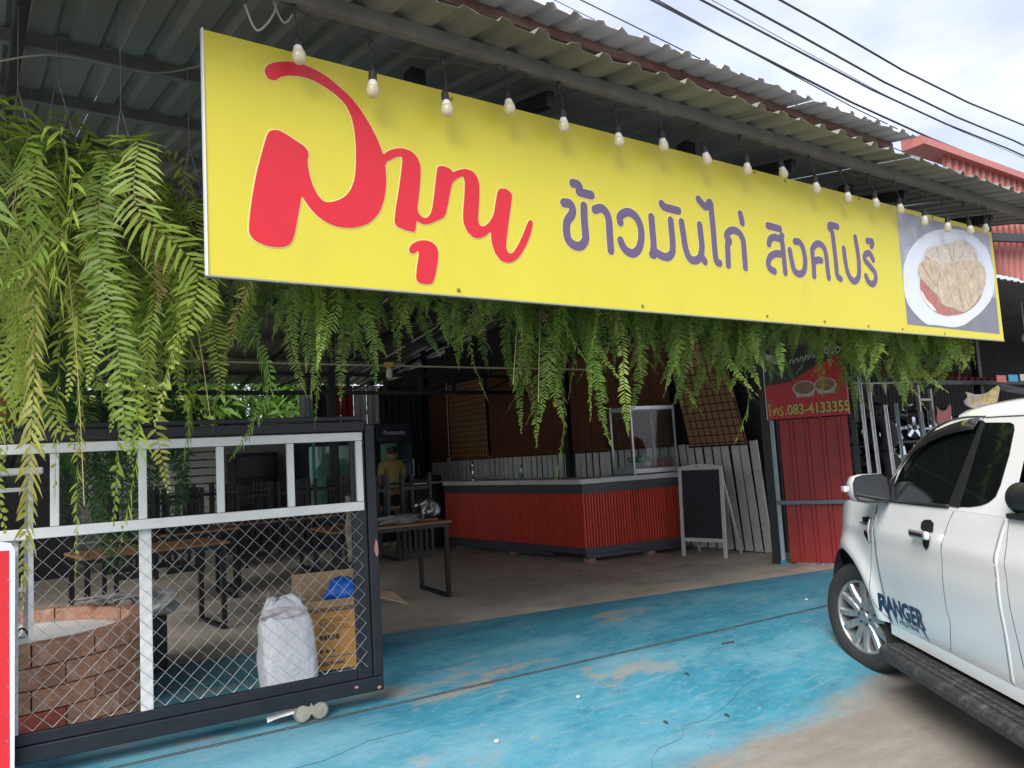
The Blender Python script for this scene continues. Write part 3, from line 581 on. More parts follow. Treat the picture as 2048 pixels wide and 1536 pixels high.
m_stem = M('fern_stem', (.10, .085, .03), .7, var=.3); m_root = M('fern_roots', (.085, .045, .022), .95, var=.4, scale=30, bump=.8, bscale=60); m_pot = M('black_plastic_pot', (.02, .02, .021), .5)
def frond(L, lw, out, rise, n, gap, rng, mat, curl=.25):
    """one frond: arches up and out from the crown, then hangs; leaflets folded downwards. Local +x is outwards."""
    ctrl = [(0, 0, 0), (out * .45, 0, rise), (out * .9, 0, rise * .6), (out, rng.uniform(-.08, .08), -L * .25), (out * (.95 + rng.uniform(-.2, .2)), rng.uniform(-.12, .12), -L * .6), (out * (.85 + rng.uniform(-.3, .3)), rng.uniform(-.16, .16), -L)]
    P = smooth_line(ctrl, 12); d = [0]
    for a, b in zip(P, P[1:]): d.append(d[-1] + (b - a).length)
    T = d[-1]
    def at(s):
        for i in range(len(P) - 1):
            if d[i + 1] >= s: f = (s - d[i]) / max(1e-6, d[i + 1] - d[i]); return P[i].lerp(P[i + 1], f), (P[i + 1] - P[i]).normalized()
        return P[-1], (P[-1] - P[-2]).normalized()
    mb = MB(); mb.tube([at(T * i / 14)[0] for i in range(15)], [.0024 * (1 - .75 * i / 14) for i in range(15)], 4, False)
    ns = len(mb.f); s = T * .10; k = 0; tw = rng.uniform(0, 6.28); dt = rng.uniform(-.035, .035); bend = rng.uniform(.15, .6)
    while s < T * .995:
        p, t = at(s); f = s / T
        wid = lw * min(1, f * 5 + .35) * (1 if f < .7 else max(.12, 1 - ((f - .7) / .3) ** 1.5)) * rng.uniform(.66, 1.15)
        side0 = V((-math.sin(tw), math.cos(tw), 0)) if abs(t.z) > .8 else V((0, 1, 0)); side0 = (side0 - t * side0.dot(t)).normalized(); nor = t.cross(side0)
        if nor.x < 0 and abs(t.z) > .8: nor = -nor
        for sg in (1, -1):
            if rng.random() < .07: continue
            dirv = (side0 * sg * rng.uniform(.85, 1.05) + t * rng.uniform(bend - .22, bend + .28) + nor * rng.uniform(-.35, .45)).normalized()
            wv = (t - dirv * t.dot(dirv)).normalized() * gap * rng.uniform(.24, .33); dn = V((0, 0, -1)) * wid * curl * rng.uniform(.3, 2.0)
            a = p + t * (gap * .5 if sg < 0 else 0); b1 = a + dirv * wid * .35 + dn * .12; b2 = a + dirv * wid * .72 + dn * .5; b3 = a + dirv * wid + dn * 1.05
            up = nor * gap * .10
            o = len(mb.v); mb.v += [tuple(q) for q in (a - wv * .55, a + wv * .5, b1 - wv + up * 0, b1 + wv * .9, b2 - wv * .8, b2 + wv * .7, b3)]
            mb.f += [(o, o+1, o+3, o+2), (o+2, o+3, o+5, o+4), (o+4, o+5, o+6)]
        s += gap; tw += dt
        k += 1
    return mb, ns
def frond_proto(name, L, lw, out, rise, gap, seed, mat):
    rng = random.Random(seed); mb, ns = frond(L, lw, out, rise, 0, gap, rng, mat)
    o = mb.build(name, mat, smooth=False); o.data.materials.append(m_stem)
    for i, p in enumerate(o.data.polygons):
        if i < ns: p.material_index = 1
    me = o.data; bpy.data.objects.remove(o); return me
G = {}
for s in range(6): G[('small', s)] = frond_proto('frond', [.55, .7, .85, .62, .95, .75][s], .046 + .006 * (s % 3), [.16, .22, .12, .26, .15, .2][s], [.10, .05, .14, .03, .08, .12][s], .0172 + .002 * (s % 2), 40 + s, m_fern)
for s in range(6): G[('big', s)] = frond_proto('frond', [1.1, 1.35, .9, 1.55, 1.2, .75][s], .104 + .014 * (s % 3), [.22, .28, .34, .2, .30, .36][s], [.16, .10, .20, .12, .22, .14][s], .0305 + .003 * (s % 2), 70 + s, m_fern2)
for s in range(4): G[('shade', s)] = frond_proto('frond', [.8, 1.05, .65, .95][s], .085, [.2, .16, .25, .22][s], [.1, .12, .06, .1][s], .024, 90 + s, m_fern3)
def fern(x, y, z, kind, n, label, sc=1.0, lens=None, seed=0, pot=True, group='ferns hanging in a row under the eave'):
    rng = random.Random(seed); t = thing('hanging_fern', label, 'fern', (x, y, z), group=group)
    if pot:
        MB().lathe([(0, -.13), (.075, -.13), (.105, 0), (.112, .005), (.112, .02), (.1, .02), (.095, -.005), (0, -.005)], (0, 0, 0), 16).build('pot', m_pot, t, local=True, smooth=False)
        mb = MB()
        for k in range(3): a = k * 2.094; mb.tube([(.1 * math.cos(a), .1 * math.sin(a), .01), (0, 0, .42)], .0015, 4)
        mb.tube([(0, 0, .42), (0, 0, zroof(y) - .08 - z)], .0015, 4); mb.build('hanger_wire', m_galv, t, local=True)
    mb = MB()
    for k in range(46):
        a = rng.uniform(0, 6.28); r = rng.uniform(.02, .11); q = [(r * .3 * math.cos(a), r * .3 * math.sin(a), rng.uniform(-.02, .03))]
        for _ in range(3): q.append((q[-1][0] + rng.uniform(-.01, .05) * math.cos(a), q[-1][1] + rng.uniform(-.01, .05) * math.sin(a), q[-1][2] + rng.uniform(-.06, .045)))
        mb.tube(q, .0028, 3, False)
    mb.build('roots', m_root, t, local=True)
    keys = [k for k in G if k[0] == kind]
    for i in range(n):
        me = G[rng.choice(keys)]; o = bpy.data.objects.new('frond', me); COL.objects.link(o); o.parent = t
        a = i * 2.399 + rng.uniform(-.35, .35); s = sc * rng.uniform(.5, 1.12); sl = s * (lens if lens else 1) * rng.uniform(.85, 1.1)
        o.location = (.03 * math.cos(a), .03 * math.sin(a), rng.uniform(-.02, .03)); o.rotation_euler = (rng.uniform(-.2, .2), rng.uniform(-.22, .22), a); o.scale = (s * rng.uniform(.8, 1.15), s * (1 if rng.random() < .5 else -1), sl)
    return t
# big pale ferns left of the sign
fern(.13, 3.80, 2.98, 'big', 27, 'big yellow-green fern at the very left edge, its fronds reaching the gate', 1.0, 1.12, 1)
fern(.52, 3.72, 2.95, 'big', 29, 'big bright fern with brown roots, left of the yellow sign', .95, .95, 2)
fern(.86, 3.95, 2.92, 'big', 24, 'leafy fern half hidden behind the left end of the sign', .78, .8, 3)
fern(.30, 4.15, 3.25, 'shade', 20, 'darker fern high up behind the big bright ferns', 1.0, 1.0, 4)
# row hanging behind the sign, their fronds showing below it
row = [(1.22, 2.86, 22, .82, 1.0), (1.62, 2.90, 20, .8, .9), (2.02, 2.90, 20, .8, .82), (2.45, 2.92, 20, .8, .85), (2.92, 2.88, 24, .92, 1.22), (3.32, 2.90, 22, .9, 1.05), (3.75, 2.90, 24, .9, .95), (4.20, 2.90, 26, .9, 1.05), (4.62, 2.88, 26, .95, 1.12), (5.05, 2.88, 28, .95, 1.0), (5.5, 2.88, 28, .95, 1.0), (5.95, 2.86, 28, .98, 1.0), (6.4, 2.86, 30, 1.0, 1.02), (6.85, 2.86, 30, 1.0, 1.02), (7.3, 2.86, 30, 1.0, 1.0), (7.62, 2.88, 26, .95, .95)]
where = ['below the first red stroke', 'under the big red letter', 'under the red arch', 'under the red vowel mark', 'with the longest trailing frond, over the counter', 'just right of the longest trailing frond', 'in front of the brown blind', 'above the glass display case', 'over the tan checked blind', 'left of the red phone poster', 'over the left part of the red phone poster', 'over the right part of the red phone poster', 'above the pale metal strips by the poster', 'above the white truck mirror', 'under the food picture', 'last in the row, at the right']
for i, (x, z, n, s, l) in enumerate(row):
    fern(x, 3.72 + .06 * math.sin(i * 2.1), z, 'small', int(n * (2.0 if i < 5 else 1.75)), 'green hanging fern under the sign, %s' % where[i], s * 1.06, l * (1.12 if i < 4 else 1.0 if i < 8 else .72 if 9 <= i <= 11 else .86), 20 + i)
# ferns further inside
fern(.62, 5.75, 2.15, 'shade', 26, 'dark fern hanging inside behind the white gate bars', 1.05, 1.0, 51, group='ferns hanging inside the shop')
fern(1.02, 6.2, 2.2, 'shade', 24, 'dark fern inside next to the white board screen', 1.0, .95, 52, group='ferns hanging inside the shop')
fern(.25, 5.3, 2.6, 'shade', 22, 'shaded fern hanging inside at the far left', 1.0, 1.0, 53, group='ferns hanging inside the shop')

# long single fronds that trail far below the rest, and straw-dry stems
m_straw = M('dry_straw_stem', (.34, .28, .12), .8)
for (x, z, ln, k) in ((2.95, 2.55, 1.05, 2), (3.2, 2.5, .8, 4), (3.26, 2.5, .72, 1), (1.05, 2.6, .85, 0), (4.52, 2.5, .88, 3), (1.3, 2.5, .62, 5), (1.55, 2.5, .5, 2), (6.62, 2.5, .6, 1)):
    par = min((o for o in COL.objects if o.name.startswith('hanging_fern') and o.location.y < 4), key=lambda o: abs(o.location.x - x))
    me = G[('small', k)]; o = bpy.data.objects.new('frond', me); COL.objects.link(o); o.parent = par; bb = min(v.co.z for v in me.vertices)
    o.location = (x - par.location.x - .1, -.05, z - par.location.z); o.scale = (.8, 1.1, ln / -bb); o.rotation_euler = (0, 0, random.uniform(-.6, .6))
for (x, y, z, tip, k) in ((.18, 3.6, 2.6, 1.20, 0), (.36, 3.75, 2.5, 1.25, 3), (.50, 3.62, 2.6, 1.38, 1), (.08, 3.7, 2.5, 1.5, 4), (.72, 3.66, 2.6, 1.72, 2), (.62, 3.6, 2.7, 1.95, 0)):
    par = min((o for o in COL.objects if o.name.startswith('hanging_fern') and o.location.y < 4), key=lambda o: abs(o.location.x - x))
    me = G[('big', k)]; o = bpy.data.objects.new('frond', me); COL.objects.link(o); o.parent = par; bb = min(v.co.z for v in me.vertices)
    o.location = (x - par.location.x - .12, y - par.location.y, z - par.location.z); o.scale = (.55, .8, (z - tip) / -bb); o.rotation_euler = (0, 0, random.uniform(-.5, .5))
for (x, z, a, b) in ((.45, 2.75, .35, -.55), (.12, 2.9, -.08, -.9), (.72, 2.7, .12, -.75), (.3, 2.6, .05, -1.0), (2.75, 2.6, -.1, -.6), (2.6, 2.6, -.12, -.5), (.85, 3.0, .15, .22)):
    par = min((o for o in COL.objects if o.name.startswith('hanging_fern') and o.location.y < 4), key=lambda o: abs(o.location.x - x))
    MB().tube(smooth_line([(x, 3.6, z), (x + a * .6, 3.56, z + b * .45), (x + a, 3.55, z + b)], 6), .0018, 4).build('dry_stem', m_straw, par)
# ------------------------------------------------------------------ sliding gate (u along the gate, w = height, d = depth behind its face)
GA = V((.159, 4.576, 0)); GU = V((.9962, -.0870, 0)); GN = V((.0870, .9962, 0))
def gp(u, w, d=0): return GA + GU * u + GN * d + V((0, 0, w))
def gbox(u0, u1, w0, w1, d0, d1):
    return MB().obox(gp((u0+u1)/2, (w0+w1)/2, (d0+d1)/2), GU * (u1-u0)/2, GN * (d1-d0)/2, V((0, 0, (w1-w0)/2)))
gate = thing('sliding_gate', 'dark sliding gate with white bars above a chain-link panel', 'gate', tuple(gp(.9, .35)))
U0, U1 = -1.6, 1.862
gbox(U0, U1, .35, .432, 0, .055).build('frame_rail', m_gate, gate, bevel=.006)
gbox(U0, U1 - .062, 1.905, 1.968, 0, .05).build('frame_rail', m_gate, gate, bevel=.006)
gbox(U0, U1 - .062, 1.972, 2.0, .012, .045).build('frame_cap', m_gate, gate, bevel=.004)
gbox(U1 - .06, U1, .434, 1.945, 0, .05).build('frame_post', m_gate, gate, bevel=.006)
gbox(U1 - .155, U1 - .064, .434, 1.90, .012, .04).build('inner_post', m_gate, gate, bevel=.004)
gbox(U0, U1 - .158, .434, .49, .012, .04).build('inner_rail', m_gate, gate, bevel=.004)
gbox(U0, U1 - .085, 1.848, 1.898, -.02, .011).build('white_rail', m_white, gate, bevel=.004)
gbox(U0, U1 - .087, 1.425, 1.478, -.02, .011).build('white_rail', m_white, gate, bevel=.004)
for u in (-1.1, -.65, -.215, .160, .563, .955, 1.343, 1.757): gbox(u - .02, u + .02, 1.48, 1.846, -.012, .014).build('white_bar', m_white, gate, bevel=.003)
gbox(.544, .604, .44, 1.423, .018, .04).build('white_post', m_white, gate, bevel=.003)
gbox(-.9, -.84, .44, 1.423, .018, .04).build('white_post', m_white, gate, bevel=.003)
gbox(-.055, .005, .44, 1.423, .018, .04).build('white_post', m_white, gate, bevel=.003)
m_wire = M('galvanised_wire', (.48, .47, .45), .5, metal=.55, var=.2, scale=25)
DU, DW = .0425, .0425          # half mesh size
ni = int((1.72 + 1.6) / DU)
for i in range(ni):
    u = -1.55 + i * DU; pts = []; w = 1.435; k = 0
    while w > .475:
        pts.append(gp(u + (DU if (k + i) % 2 else 0) + random.uniform(-.0015, .0015), w, .002 + (.004 if ((k + i) % 2) == 0 else 0))); w -= DW; k += 1
    MB().tube(pts, .0018, 4, False).build('mesh_wire', m_wire, gate)
# rollers under the gate
RB = gp(1.42, 0); rz = hz(RB.x, RB.y) + .006
rl = gate
m_plate_r = M('zinc_plate', (.45, .42, .33), .45, metal=.7, var=.2, scale=14)
mb = MB(); poly = []
for cx in (-.062, .062):
    pass
out = [(-.112, .05), (-.098, .082), (-.062, .098), (-.03, .085), (-.012, .088), (0, .105), (.012, .088), (.03, .085), (.062, .098), (.098, .082), (.112, .05), (.095, .02), (.062, .008), (.03, .022), (0, .045), (-.03, .022), (-.062, .008), (-.095, .02)]
pl_ = MB().prism([(a * .8, b) for a, b in out], lambda a, b: gp(1.42 + a, rz - .002 + b, -.008), GN * .004).build('roller_plate', m_plate_r, gate, fix=True)
MB().prism([(a * .8, b) for a, b in out], lambda a, b: gp(1.42 + a, rz - .002 + b, .045), GN * .004).build('roller_plate', m_plate_r, gate, fix=True)
for cx in (-.05, .05):
    rows = [[gp(1.42 + cx + r * math.cos(a), rz + .05 + r * math.sin(a), dd) for a in [k * math.pi / 12 for k in range(25)]] for r, dd in ((.012, -.004), (.047, -.003), (.047, .008), (.038, .012), (.038, .028), (.047, .032), (.047, .042), (.012, .042))]
    MB().grid(rows).build('roller_wheel', M('steel_roller', (.36, .34, .31), .4, metal=.8, var=.15) if 'steel_roller' not in bpy.data.materials else bpy.data.materials['steel_roller'], gate, smooth=False)
    MB().tube([gp(1.42 + cx, rz + .05, -.016), gp(1.42 + cx, rz + .05, -.009)], .011, 6).build('roller_bolt', m_plate_r, pl_)
gbox(1.36, 1.48, .33, .352, .0, .05).build('roller_mount', m_gate, gate)
# white strip of plastic caught under the gate
mb = MB().grid([[gp(1.18 + .28 * t, .296 + .045 * t + v * .022 * (1 - .3 * t), .02 + .03 * v + .01 * math.sin(9 * t)) for t in frange(0, 1, 8)] for v in frange(0, 1, 3)])
o = mb.build('plastic_strip', M('white_plastic_film', (.62, .62, .60), .4)); tag(o, 'torn white plastic strip caught under the gate by the rollers', 'plastic strip')
m_splat = M('paint_chip', (.42, .17, .15), .7, var=.3, scale=60)
for u, w in ((1.847, 1.19), (1.69, .395), (1.83, .37)):
    MB().prism([(random.uniform(.7, 1.2) * .012 * math.cos(a), random.uniform(.8, 1.3) * (.045 if w > 1 else .008) * math.sin(a)) for a in [k * .628 for k in range(10)]], lambda a, b: gp(u + a, w + b, -.0012), GN * .001).build('paint_chip', m_splat, gate, fix=True)

# red banner board tied to the gate at the left edge
bn = thing('red_banner_board', 'red board with a white border fixed to the gate at the left edge', 'banner', tuple(gp(-.3, .3, -.06)))
poly = [(-.78, .30), (-.005, .30), (-.005, 1.385), (-.022, 1.418), (-.06, 1.428), (-.78, 1.445)]
MB().prism(poly, lambda a, b: gp(a, b, -.062), GN * .012).build('board', M('white_board_vinyl', (.74, .75, .80), .4, var=.04), bn, fix=True)
MB().prism([(-.74, .34), (-.024, .325), (-.03, 1.384), (-.74, 1.41)], lambda a, b: gp(a, b, -.0645), GN * .002).build('red_field', M('red_vinyl', (.66, .022, .03), .38, var=.05), bn, fix=True)
for w in (.5, .62, .75, .87, 1.0, 1.13, 1.25): MB().bar(gp(-.036, w, -.0665), gp(-.028, w - .012, -.0665), .003, .003).build('staple', m_galv, bn)

# ------------------------------------------------------------------ brick ring with white basin
m_brick = M('dusty_brick', (.50, .255, .155), .88, var=.22, scale=14, bump=.6, bscale=45, rnd=.18, dirt=[((.58, .46, .38), 7, .5, .72, .65), ((.13, .075, .05), 4, .58, .75, .5)])
m_brick2 = M('fresh_red_brick', (.52, .12, .075), .85, var=.15, scale=14, bump=.5, bscale=45)
BC = V((.20, 5.65, 0)); BR, BT = .72, .115; bz0 = .262
ring = thing('brick_ring', 'round low wall of big dusty red bricks behind the gate', 'brick ring', (BC.x, BC.y, bz0))
ncr, nb = 5, 14; bh = .118; seg = 2 * math.pi / nb
def brick_mb(a0, a1, z0, z1, r0, r1):
    mb = MB(); k = 4; rows = []
    A = [a0 + (a1 - a0) * i / k for i in range(k + 1)]
    for r, z in ((r1, z0), (r1, z1), (r0, z1), (r0, z0), (r1, z0)): rows.append([(r * math.cos(a), r * math.sin(a), z) for a in A])
    mb.grid(rows, flip=True)
    for i in (0, k): q = [(r * math.cos(A[i]), r * math.sin(A[i]), z) for r, z in ((r1, z0), (r1, z1), (r0, z1), (r0, z0))]; mb.add(q, [(0, 1, 2, 3) if i == 0 else (3, 2, 1, 0)])
    return mb
bp = None
for c in range(ncr):
    for k in range(nb):
        a = (k + (c % 2) * .5 + .12) * seg
        if bp is None: bp = o = brick_mb(-seg / 2 + .006, seg / 2 - .006, .0, bh - .008, BR - BT, BR).build('brick', m_brick, ring, local=True, bevel=.006)
        else:
            o = share(bp, ring); b_ = o.modifiers.new('edge', 'BEVEL'); b_.width = .006; b_.segments = 2; b_.limit_method = 'ANGLE'
        sc2 = random.uniform(.992, 1.008); o.location = (0, 0, c * bh); o.rotation_euler = (0, 0, a + random.uniform(-.006, .006)); o.scale = (sc2, sc2, 1)
        if c == 1 and abs(((a + math.pi) % (2 * math.pi) - math.pi) + 1.44) < .25: o.data = o.data.copy(); o.data.materials[0] = m_brick2; o['label'] = 'brighter fresh red brick'
MB().lathe([(BR - BT + .004, .0), (BR - BT + .004, ncr * bh - .03), (BR - .02, ncr * bh - .03), (BR - .02, 0)], (0, 0, .004), 40).build('mortar', M('grey_mortar', (.10, .075, .06), .95, var=.3), ring, local=True)
bas = MB().lathe([(0, .50), (.3, .498), (.55, .50), (.60, .506), (.603, .50), (.603, .2)], (BC.x, BC.y, bz0), 48).build('basin_cover', M('white_plastic_cover', (.80, .82, .80), .35, var=.05), smooth=True)
tag(bas, 'white round cover sitting inside the brick ring', 'cover')
hose = MB().tube(smooth_line([(.12, 5.02, .80), (.19, 5.06, .92), (.235, 5.14, .86), (.24, 5.22, .775), (.20, 5.4, .772)], 6), .006, 6).build('hose', m_cord); tag(hose, 'thin dark hose over the brick ring rim', 'hose')
def crumple(name, c, rx, ry, rz_, seed, n=18, amp=.22):
    rng = random.Random(seed); ph = [(rng.uniform(0, 6.28), rng.uniform(2, 7), rng.uniform(2, 6)) for _ in range(6)]; mb = MB(); rows = []
    for i in range(n + 1):
        th = math.pi * i / n; row = []
        for j in range(2 * n + 1):
            f = 2 * math.pi * j / (2 * n); k = 1 + sum(amp / 3 * math.sin(a + round(b) * f + c_ * th) * math.sin(th) for a, b, c_ in ph) + rng.uniform(-.02, .02) * (0 < j < 2 * n and 0 < i < n)
            row.append((c[0] + rx * k * math.sin(th) * math.cos(f), c[1] + ry * k * math.sin(th) * math.sin(f), c[2] + rz_ * k * math.cos(th)))
        row[-1] = row[0]; rows.append(row)
    return mb.grid(rows, flip=True)
m_film = M('clear_plastic_film', (.50, .50, .48), .25, var=.2, scale=20, bump=.5, bscale=25, spec=.8, trans=.3)
o = crumple('plastic_sheet', (.84, 6.08, .885), .22, .10, .022, 3, amp=.5).build('plastic_sheet', m_film, smooth=True); tag(o, 'crumpled clear plastic sheet lying on the back of the brick ring', 'plastic sheet')
o = crumple('plastic_wrap', (1.02, 6.12, .80), .15, .10, .09, 9, amp=.6).build('plastic_wrap', m_film); tag(o, 'wad of clear plastic wrap on the low black box by the brick ring', 'plastic wrap')
bb = thing('low_black_box', 'low black box right of the brick ring, half behind the white post', 'box', (1.0, 6.35, .304))
MB().box(.72, 1.13, 6.15, 6.55, .304, .70).build('box_body', m_black, bb, bevel=.008); MB().box(.71, 1.14, 6.14, 6.56, .702, .725).build('lid', m_black, bb, bevel=.004)

# ------------------------------------------------------------------ white sack, cardboard box with blue bag
m_sack = M('white_woven_sack', (.70, .71, .74), .55, var=.06, scale=30, bump=.5, bscale=22, dirt=((.5, .5, .5), 5, .6, .8, .4))
def sack():
    rng = random.Random(5); rows = []; cx, cy = 1.68, 5.15; H = .52
    for i in range(23):
        t = i / 22; row = []
        for j in range(49):
            f = 2 * math.pi * j / 48; c, s = math.cos(f), math.sin(f); e = .55
            x = math.copysign(abs(c) ** e, c); y = math.copysign(abs(s) ** e, s)
            w = .175 * (1 - .38 * (max(0, t - .72) / .28) ** 1.5 + .04 * math.sin(t * 7)); d = .12 * (1 + .15 * math.sin(t * 5) - .45 * max(0, t - .7) / .3)
            k = 1 + .022 * math.sin(5 * f + 6 * t) * min(1, t * 8) + .008 * math.sin(9 * f - 11 * t) + .010 * math.sin(3 * f + 17 * t)
            z = H * t
            if t > .8: z += .006 * math.sin(2 * f + 1.2) * (t - .8) / .2 + .008 * math.sin(7 * f) * (t - .8) / .2
            row.append((cx + x * w * k - .03 * t * t, cy + y * d * k + .02 * math.sin(4 * t), .305 + z))
        row[-1] = row[0]; rows.append(row)
    return rows
sk = thing('white_sack', 'full white woven plastic sack with frayed top behind the gate', 'sack', (1.66, 5.17, .305))
rows = sack(); cx_, cy_ = 1.63, 5.17
for kk, dz_ in ((.93, .012), (.8, .026), (.6, .036), (.35, .03), (.05, .022)): rows.append([(cx_ + (p[0] - cx_) * kk, cy_ + (p[1] - cy_) * kk, p[2] + dz_ + .004 * math.sin(j * .9)) for j, p in enumerate(rows[22][:-1])]); rows[-1].append(rows[-1][0])
MB().grid(rows).add([p for p in rows[0][:-1]], [tuple(range(48))[::-1]]).build('sack_body', m_sack, sk, smooth=True)
o = crumple('sack_filling', (1.62, 5.085, .775), .13, .03, .04, 13, amp=.35).build('sack_filling', M('pinkish_scrap_plastic', (.56, .50, .50), .5, var=.35, scale=25, dirt=((.32, .16, .17), 9, .58, .66, .6)), sk)
mb = MB(); rng = random.Random(3)
for k in range(70):
    j = rng.randrange(48); p = V(rows[22][j]); q = p + V((rng.uniform(-.025, .025), rng.uniform(-.02, .02), rng.uniform(.0, .02) if k < 66 else .09)); mb.tube([p, (p + q) / 2 + V((rng.uniform(-.008, .008), 0, 0)), q], .0012, 3, False)
mb.build('frayed_threads', m_sack, sk)
m_card = M('brown_cardboard', (.40, .27, .15), .8, var=.06, scale=5, bump=.1); m_cardo = M('printed_orange_cardboard', (.50, .245, .062), .6, var=.05); m_ink = M('dark_box_print', (.06, .045, .03), .7); m_grey = M('grey_stripe_print', (.17, .17, .14), .6)
BX = V((1.80, 5.30, .305)); bu = V((.925, -.20, 0)).normalized(); bn_ = V((.2, .925, 0)).normalized(); bw_, bd, bh_ = .50, .34, .47
def bpnt(a, d, h): return BX + bu * a + bn_ * d + V((0, 0, h))
cb = thing('cardboard_box', 'open orange printed cardboard box right of the white sack', 'box', tuple(BX))
def slab(a, b, c, d, thick): # quad a,b,c,d extruded along thick
    q = [V(p) for p in (a, b, c, d)]; th = V(thick); return MB().add(q + [p + th for p in q], [(0,1,2,3), (7,6,5,4), (0,4,5,1), (1,5,6,2), (2,6,7,3), (3,7,4,0)])
for nm, mt, a, b, th in (('box_side', m_cardo, (0, 0), (bw_, 0), bn_ * .006), ('box_side', m_card, (0, bd), (bw_, bd), bn_ * .006), ('box_side', m_card, (0, .007), (0, bd - .001), bu * .006), ('box_side', m_cardo, (bw_ - .006, .007), (bw_ - .006, bd - .001), bu * .006)):
    slab(bpnt(*a, 0), bpnt(*b, 0), bpnt(*b, bh_), bpnt(*a, bh_), th).build(nm, mt, cb, fix=True)
slab(bpnt(.007, .007, .002), bpnt(bw_ - .007, .007, .002), bpnt(bw_ - .007, bd, .002), bpnt(.007, bd, .002), (0, 0, .005)).build('box_bottom', m_card, cb, fix=True)
U = V((0, 0, 1))
slab(bpnt(0, -.001, bh_), bpnt(bw_, -.001, bh_), bpnt(bw_ - .01, -.07, bh_ - .035), bpnt(.01, -.07, bh_ - .035), U * .005).build('flap', m_card, cb, fix=True)
slab(bpnt(0, bd, bh_), bpnt(bw_, bd, bh_), bpnt(bw_ - .01, bd + .05, bh_ + .15), bpnt(.01, bd + .05, bh_ + .15), bn_ * .005).build('flap', m_card, cb, fix=True)
slab(bpnt(-.001, 0, bh_), bpnt(-.001, bd, bh_), bpnt(-.13, bd - .01, bh_ + .10), bpnt(-.13, .01, bh_ + .10), U * .005).build('flap', m_card, cb, fix=True)
slab(bpnt(bw_ + .001, 0, bh_), bpnt(bw_ + .001, bd, bh_), bpnt(bw_ + .24, bd - .05, bh_ - .05), bpnt(bw_ + .28, .04, bh_ - .10), U * .005).build('flap', m_card, cb, fix=True)
def onbox(a, b): return bpnt(a, -.0012, b)
def bpl(a0, a1, b0, b1, name, mt): MB().prism([(a0, b0), (a1, b0), (a1, b1), (a0, b1)], onbox, bn_ * .001).build(name, mt, cb, fix=True)
bpl(.0, bw_, .395, .405, 'printed_stripe', m_grey); bpl(.0, bw_, .085, .095, 'printed_stripe', m_grey)
def bprint(name, poly): MB().prism(poly, onbox, bn_ * .001).build(name, m_ink, cb, fix=True)
for k in range(9): L_ = [.2, .16, .21, .12, .17, .2, .19, .24, .15][k]; h_ = .345 - k * .0105; bprint('printed_line', [(.14, h_), (.14 + L_, h_), (.14 + L_, h_ + .003), (.14, h_ + .003)])
for k in range(5): bprint('printed_block', [(.14 + k * .028, .205), (.162 + k * .028, .205), (.162 + k * .028, .235 - .004 * (k % 2)), (.14 + k * .028, .24)])
for k in range(3): bprint('printed_symbol', [(.15 + k * .04 + .012 * math.cos(a), .13 + .012 * math.sin(a)) for a in [i * math.pi / 6 for i in range(12)]])
for k in range(15): bprint('printed_letter', [(.1 + k * .014, .035), (.11 + k * .014, .035), (.11 + k * .014, .052 + .006 * (k % 3)), (.1 + k * .014, .055)])
o = crumple('blue_bag', tuple(bpnt(.335, .19, .49)), .115, .12, .11, 21, amp=.22).build('blue_bag', M('blue_plastic_bag', (.01, .13, .58), .35, var=.12, bump=.2, bscale=20)); tag(o, 'bright blue plastic bag inside the open cardboard box', 'bag')
# ------------------------------------------------------------------ counter
m_navy = M('navy_grey_trim', (.060, .068, .085), .45, var=.1); m_marble = M('white_marble_top', (.62, .62, .62), .25, var=.06, scale=3, dirt=((.22, .22, .23), 2.6, .60, .63, .55)); m_cred = M('red_ribbed_panel', (.58, .060, .034), .38, var=.12, rnd=.10)
FZ = .304
CC, CR, CL = V((6.31, 7.64, 0)), V((7.80, 7.40, 0)), V((6.15, 10.9, 0))
ct = thing('service_counter', 'L-shaped counter with red ribbed sides and white marble top', 'counter', (6.31, 7.64, FZ))
def face_run(A, B, n_in):
    d = (B - A); L_ = d.length; d /= L_; n_in = V(n_in)
    def P(a, h, o): return A + d * a + n_in * o + V((0, 0, h))
    def slabp(a0, a1, h0, h1, o0, o1, nm, mt, bev=.004): return MB().obox(P((a0+a1)/2, (h0+h1)/2, (o0+o1)/2), d * (a1-a0)/2, n_in * (o1-o0)/2, V((0, 0, (h1-h0)/2))).build(nm, mt, ct, bevel=bev)
    return P, slabp, L_
df = (CR - CC).normalized(); nf = V((-df.y, df.x, 0)); dl = (CL - CC).normalized(); nl = V((dl.y, -dl.x, 0))
for A, B, n_in, endx in ((CC, CR, nf, 0), (CC, CL, nl, 1)):
    P, sl, L_ = face_run(A, B, n_in)
    sl(.0 if not endx else .66, L_, FZ + .05, FZ + .10, -.012, .05, 'plinth', m_navy); sl(.0 if not endx else .0, L_, FZ + .10, FZ + .185, -.004 + .002 * endx, .03, 'base_board', m_navy); sl(0, L_, FZ + .868, FZ + .985, -.006 + .001 * endx, .03, 'top_board', m_navy)
    proto = None; a = .012
    while a < L_ - .02:
        if proto is None:
            mb = MB(); c0 = P(a, FZ + .186, .012)
            proto = MB().prism([(-.020, 0), (-.013, -.020), (.007, -.020), (.014, 0)], lambda u, v: P(a + u, FZ + .186, .014 + v), V((0, 0, .681))).build('rib', m_cred, ct, fix=True); o = proto; a0 = a
        else: o = share(proto, ct); o.location = (B - A).normalized() * (a - a0)
        a += .043
    sl(0.002, L_ - .002, FZ + .186, FZ + .867, .015, .03, 'backing_panel', m_cred, 0)
P, sl, L_ = face_run(CC, CR, nf)
mb = MB(); o1, o2 = CC - df * .03 - nf * .03, CR - nf * .03
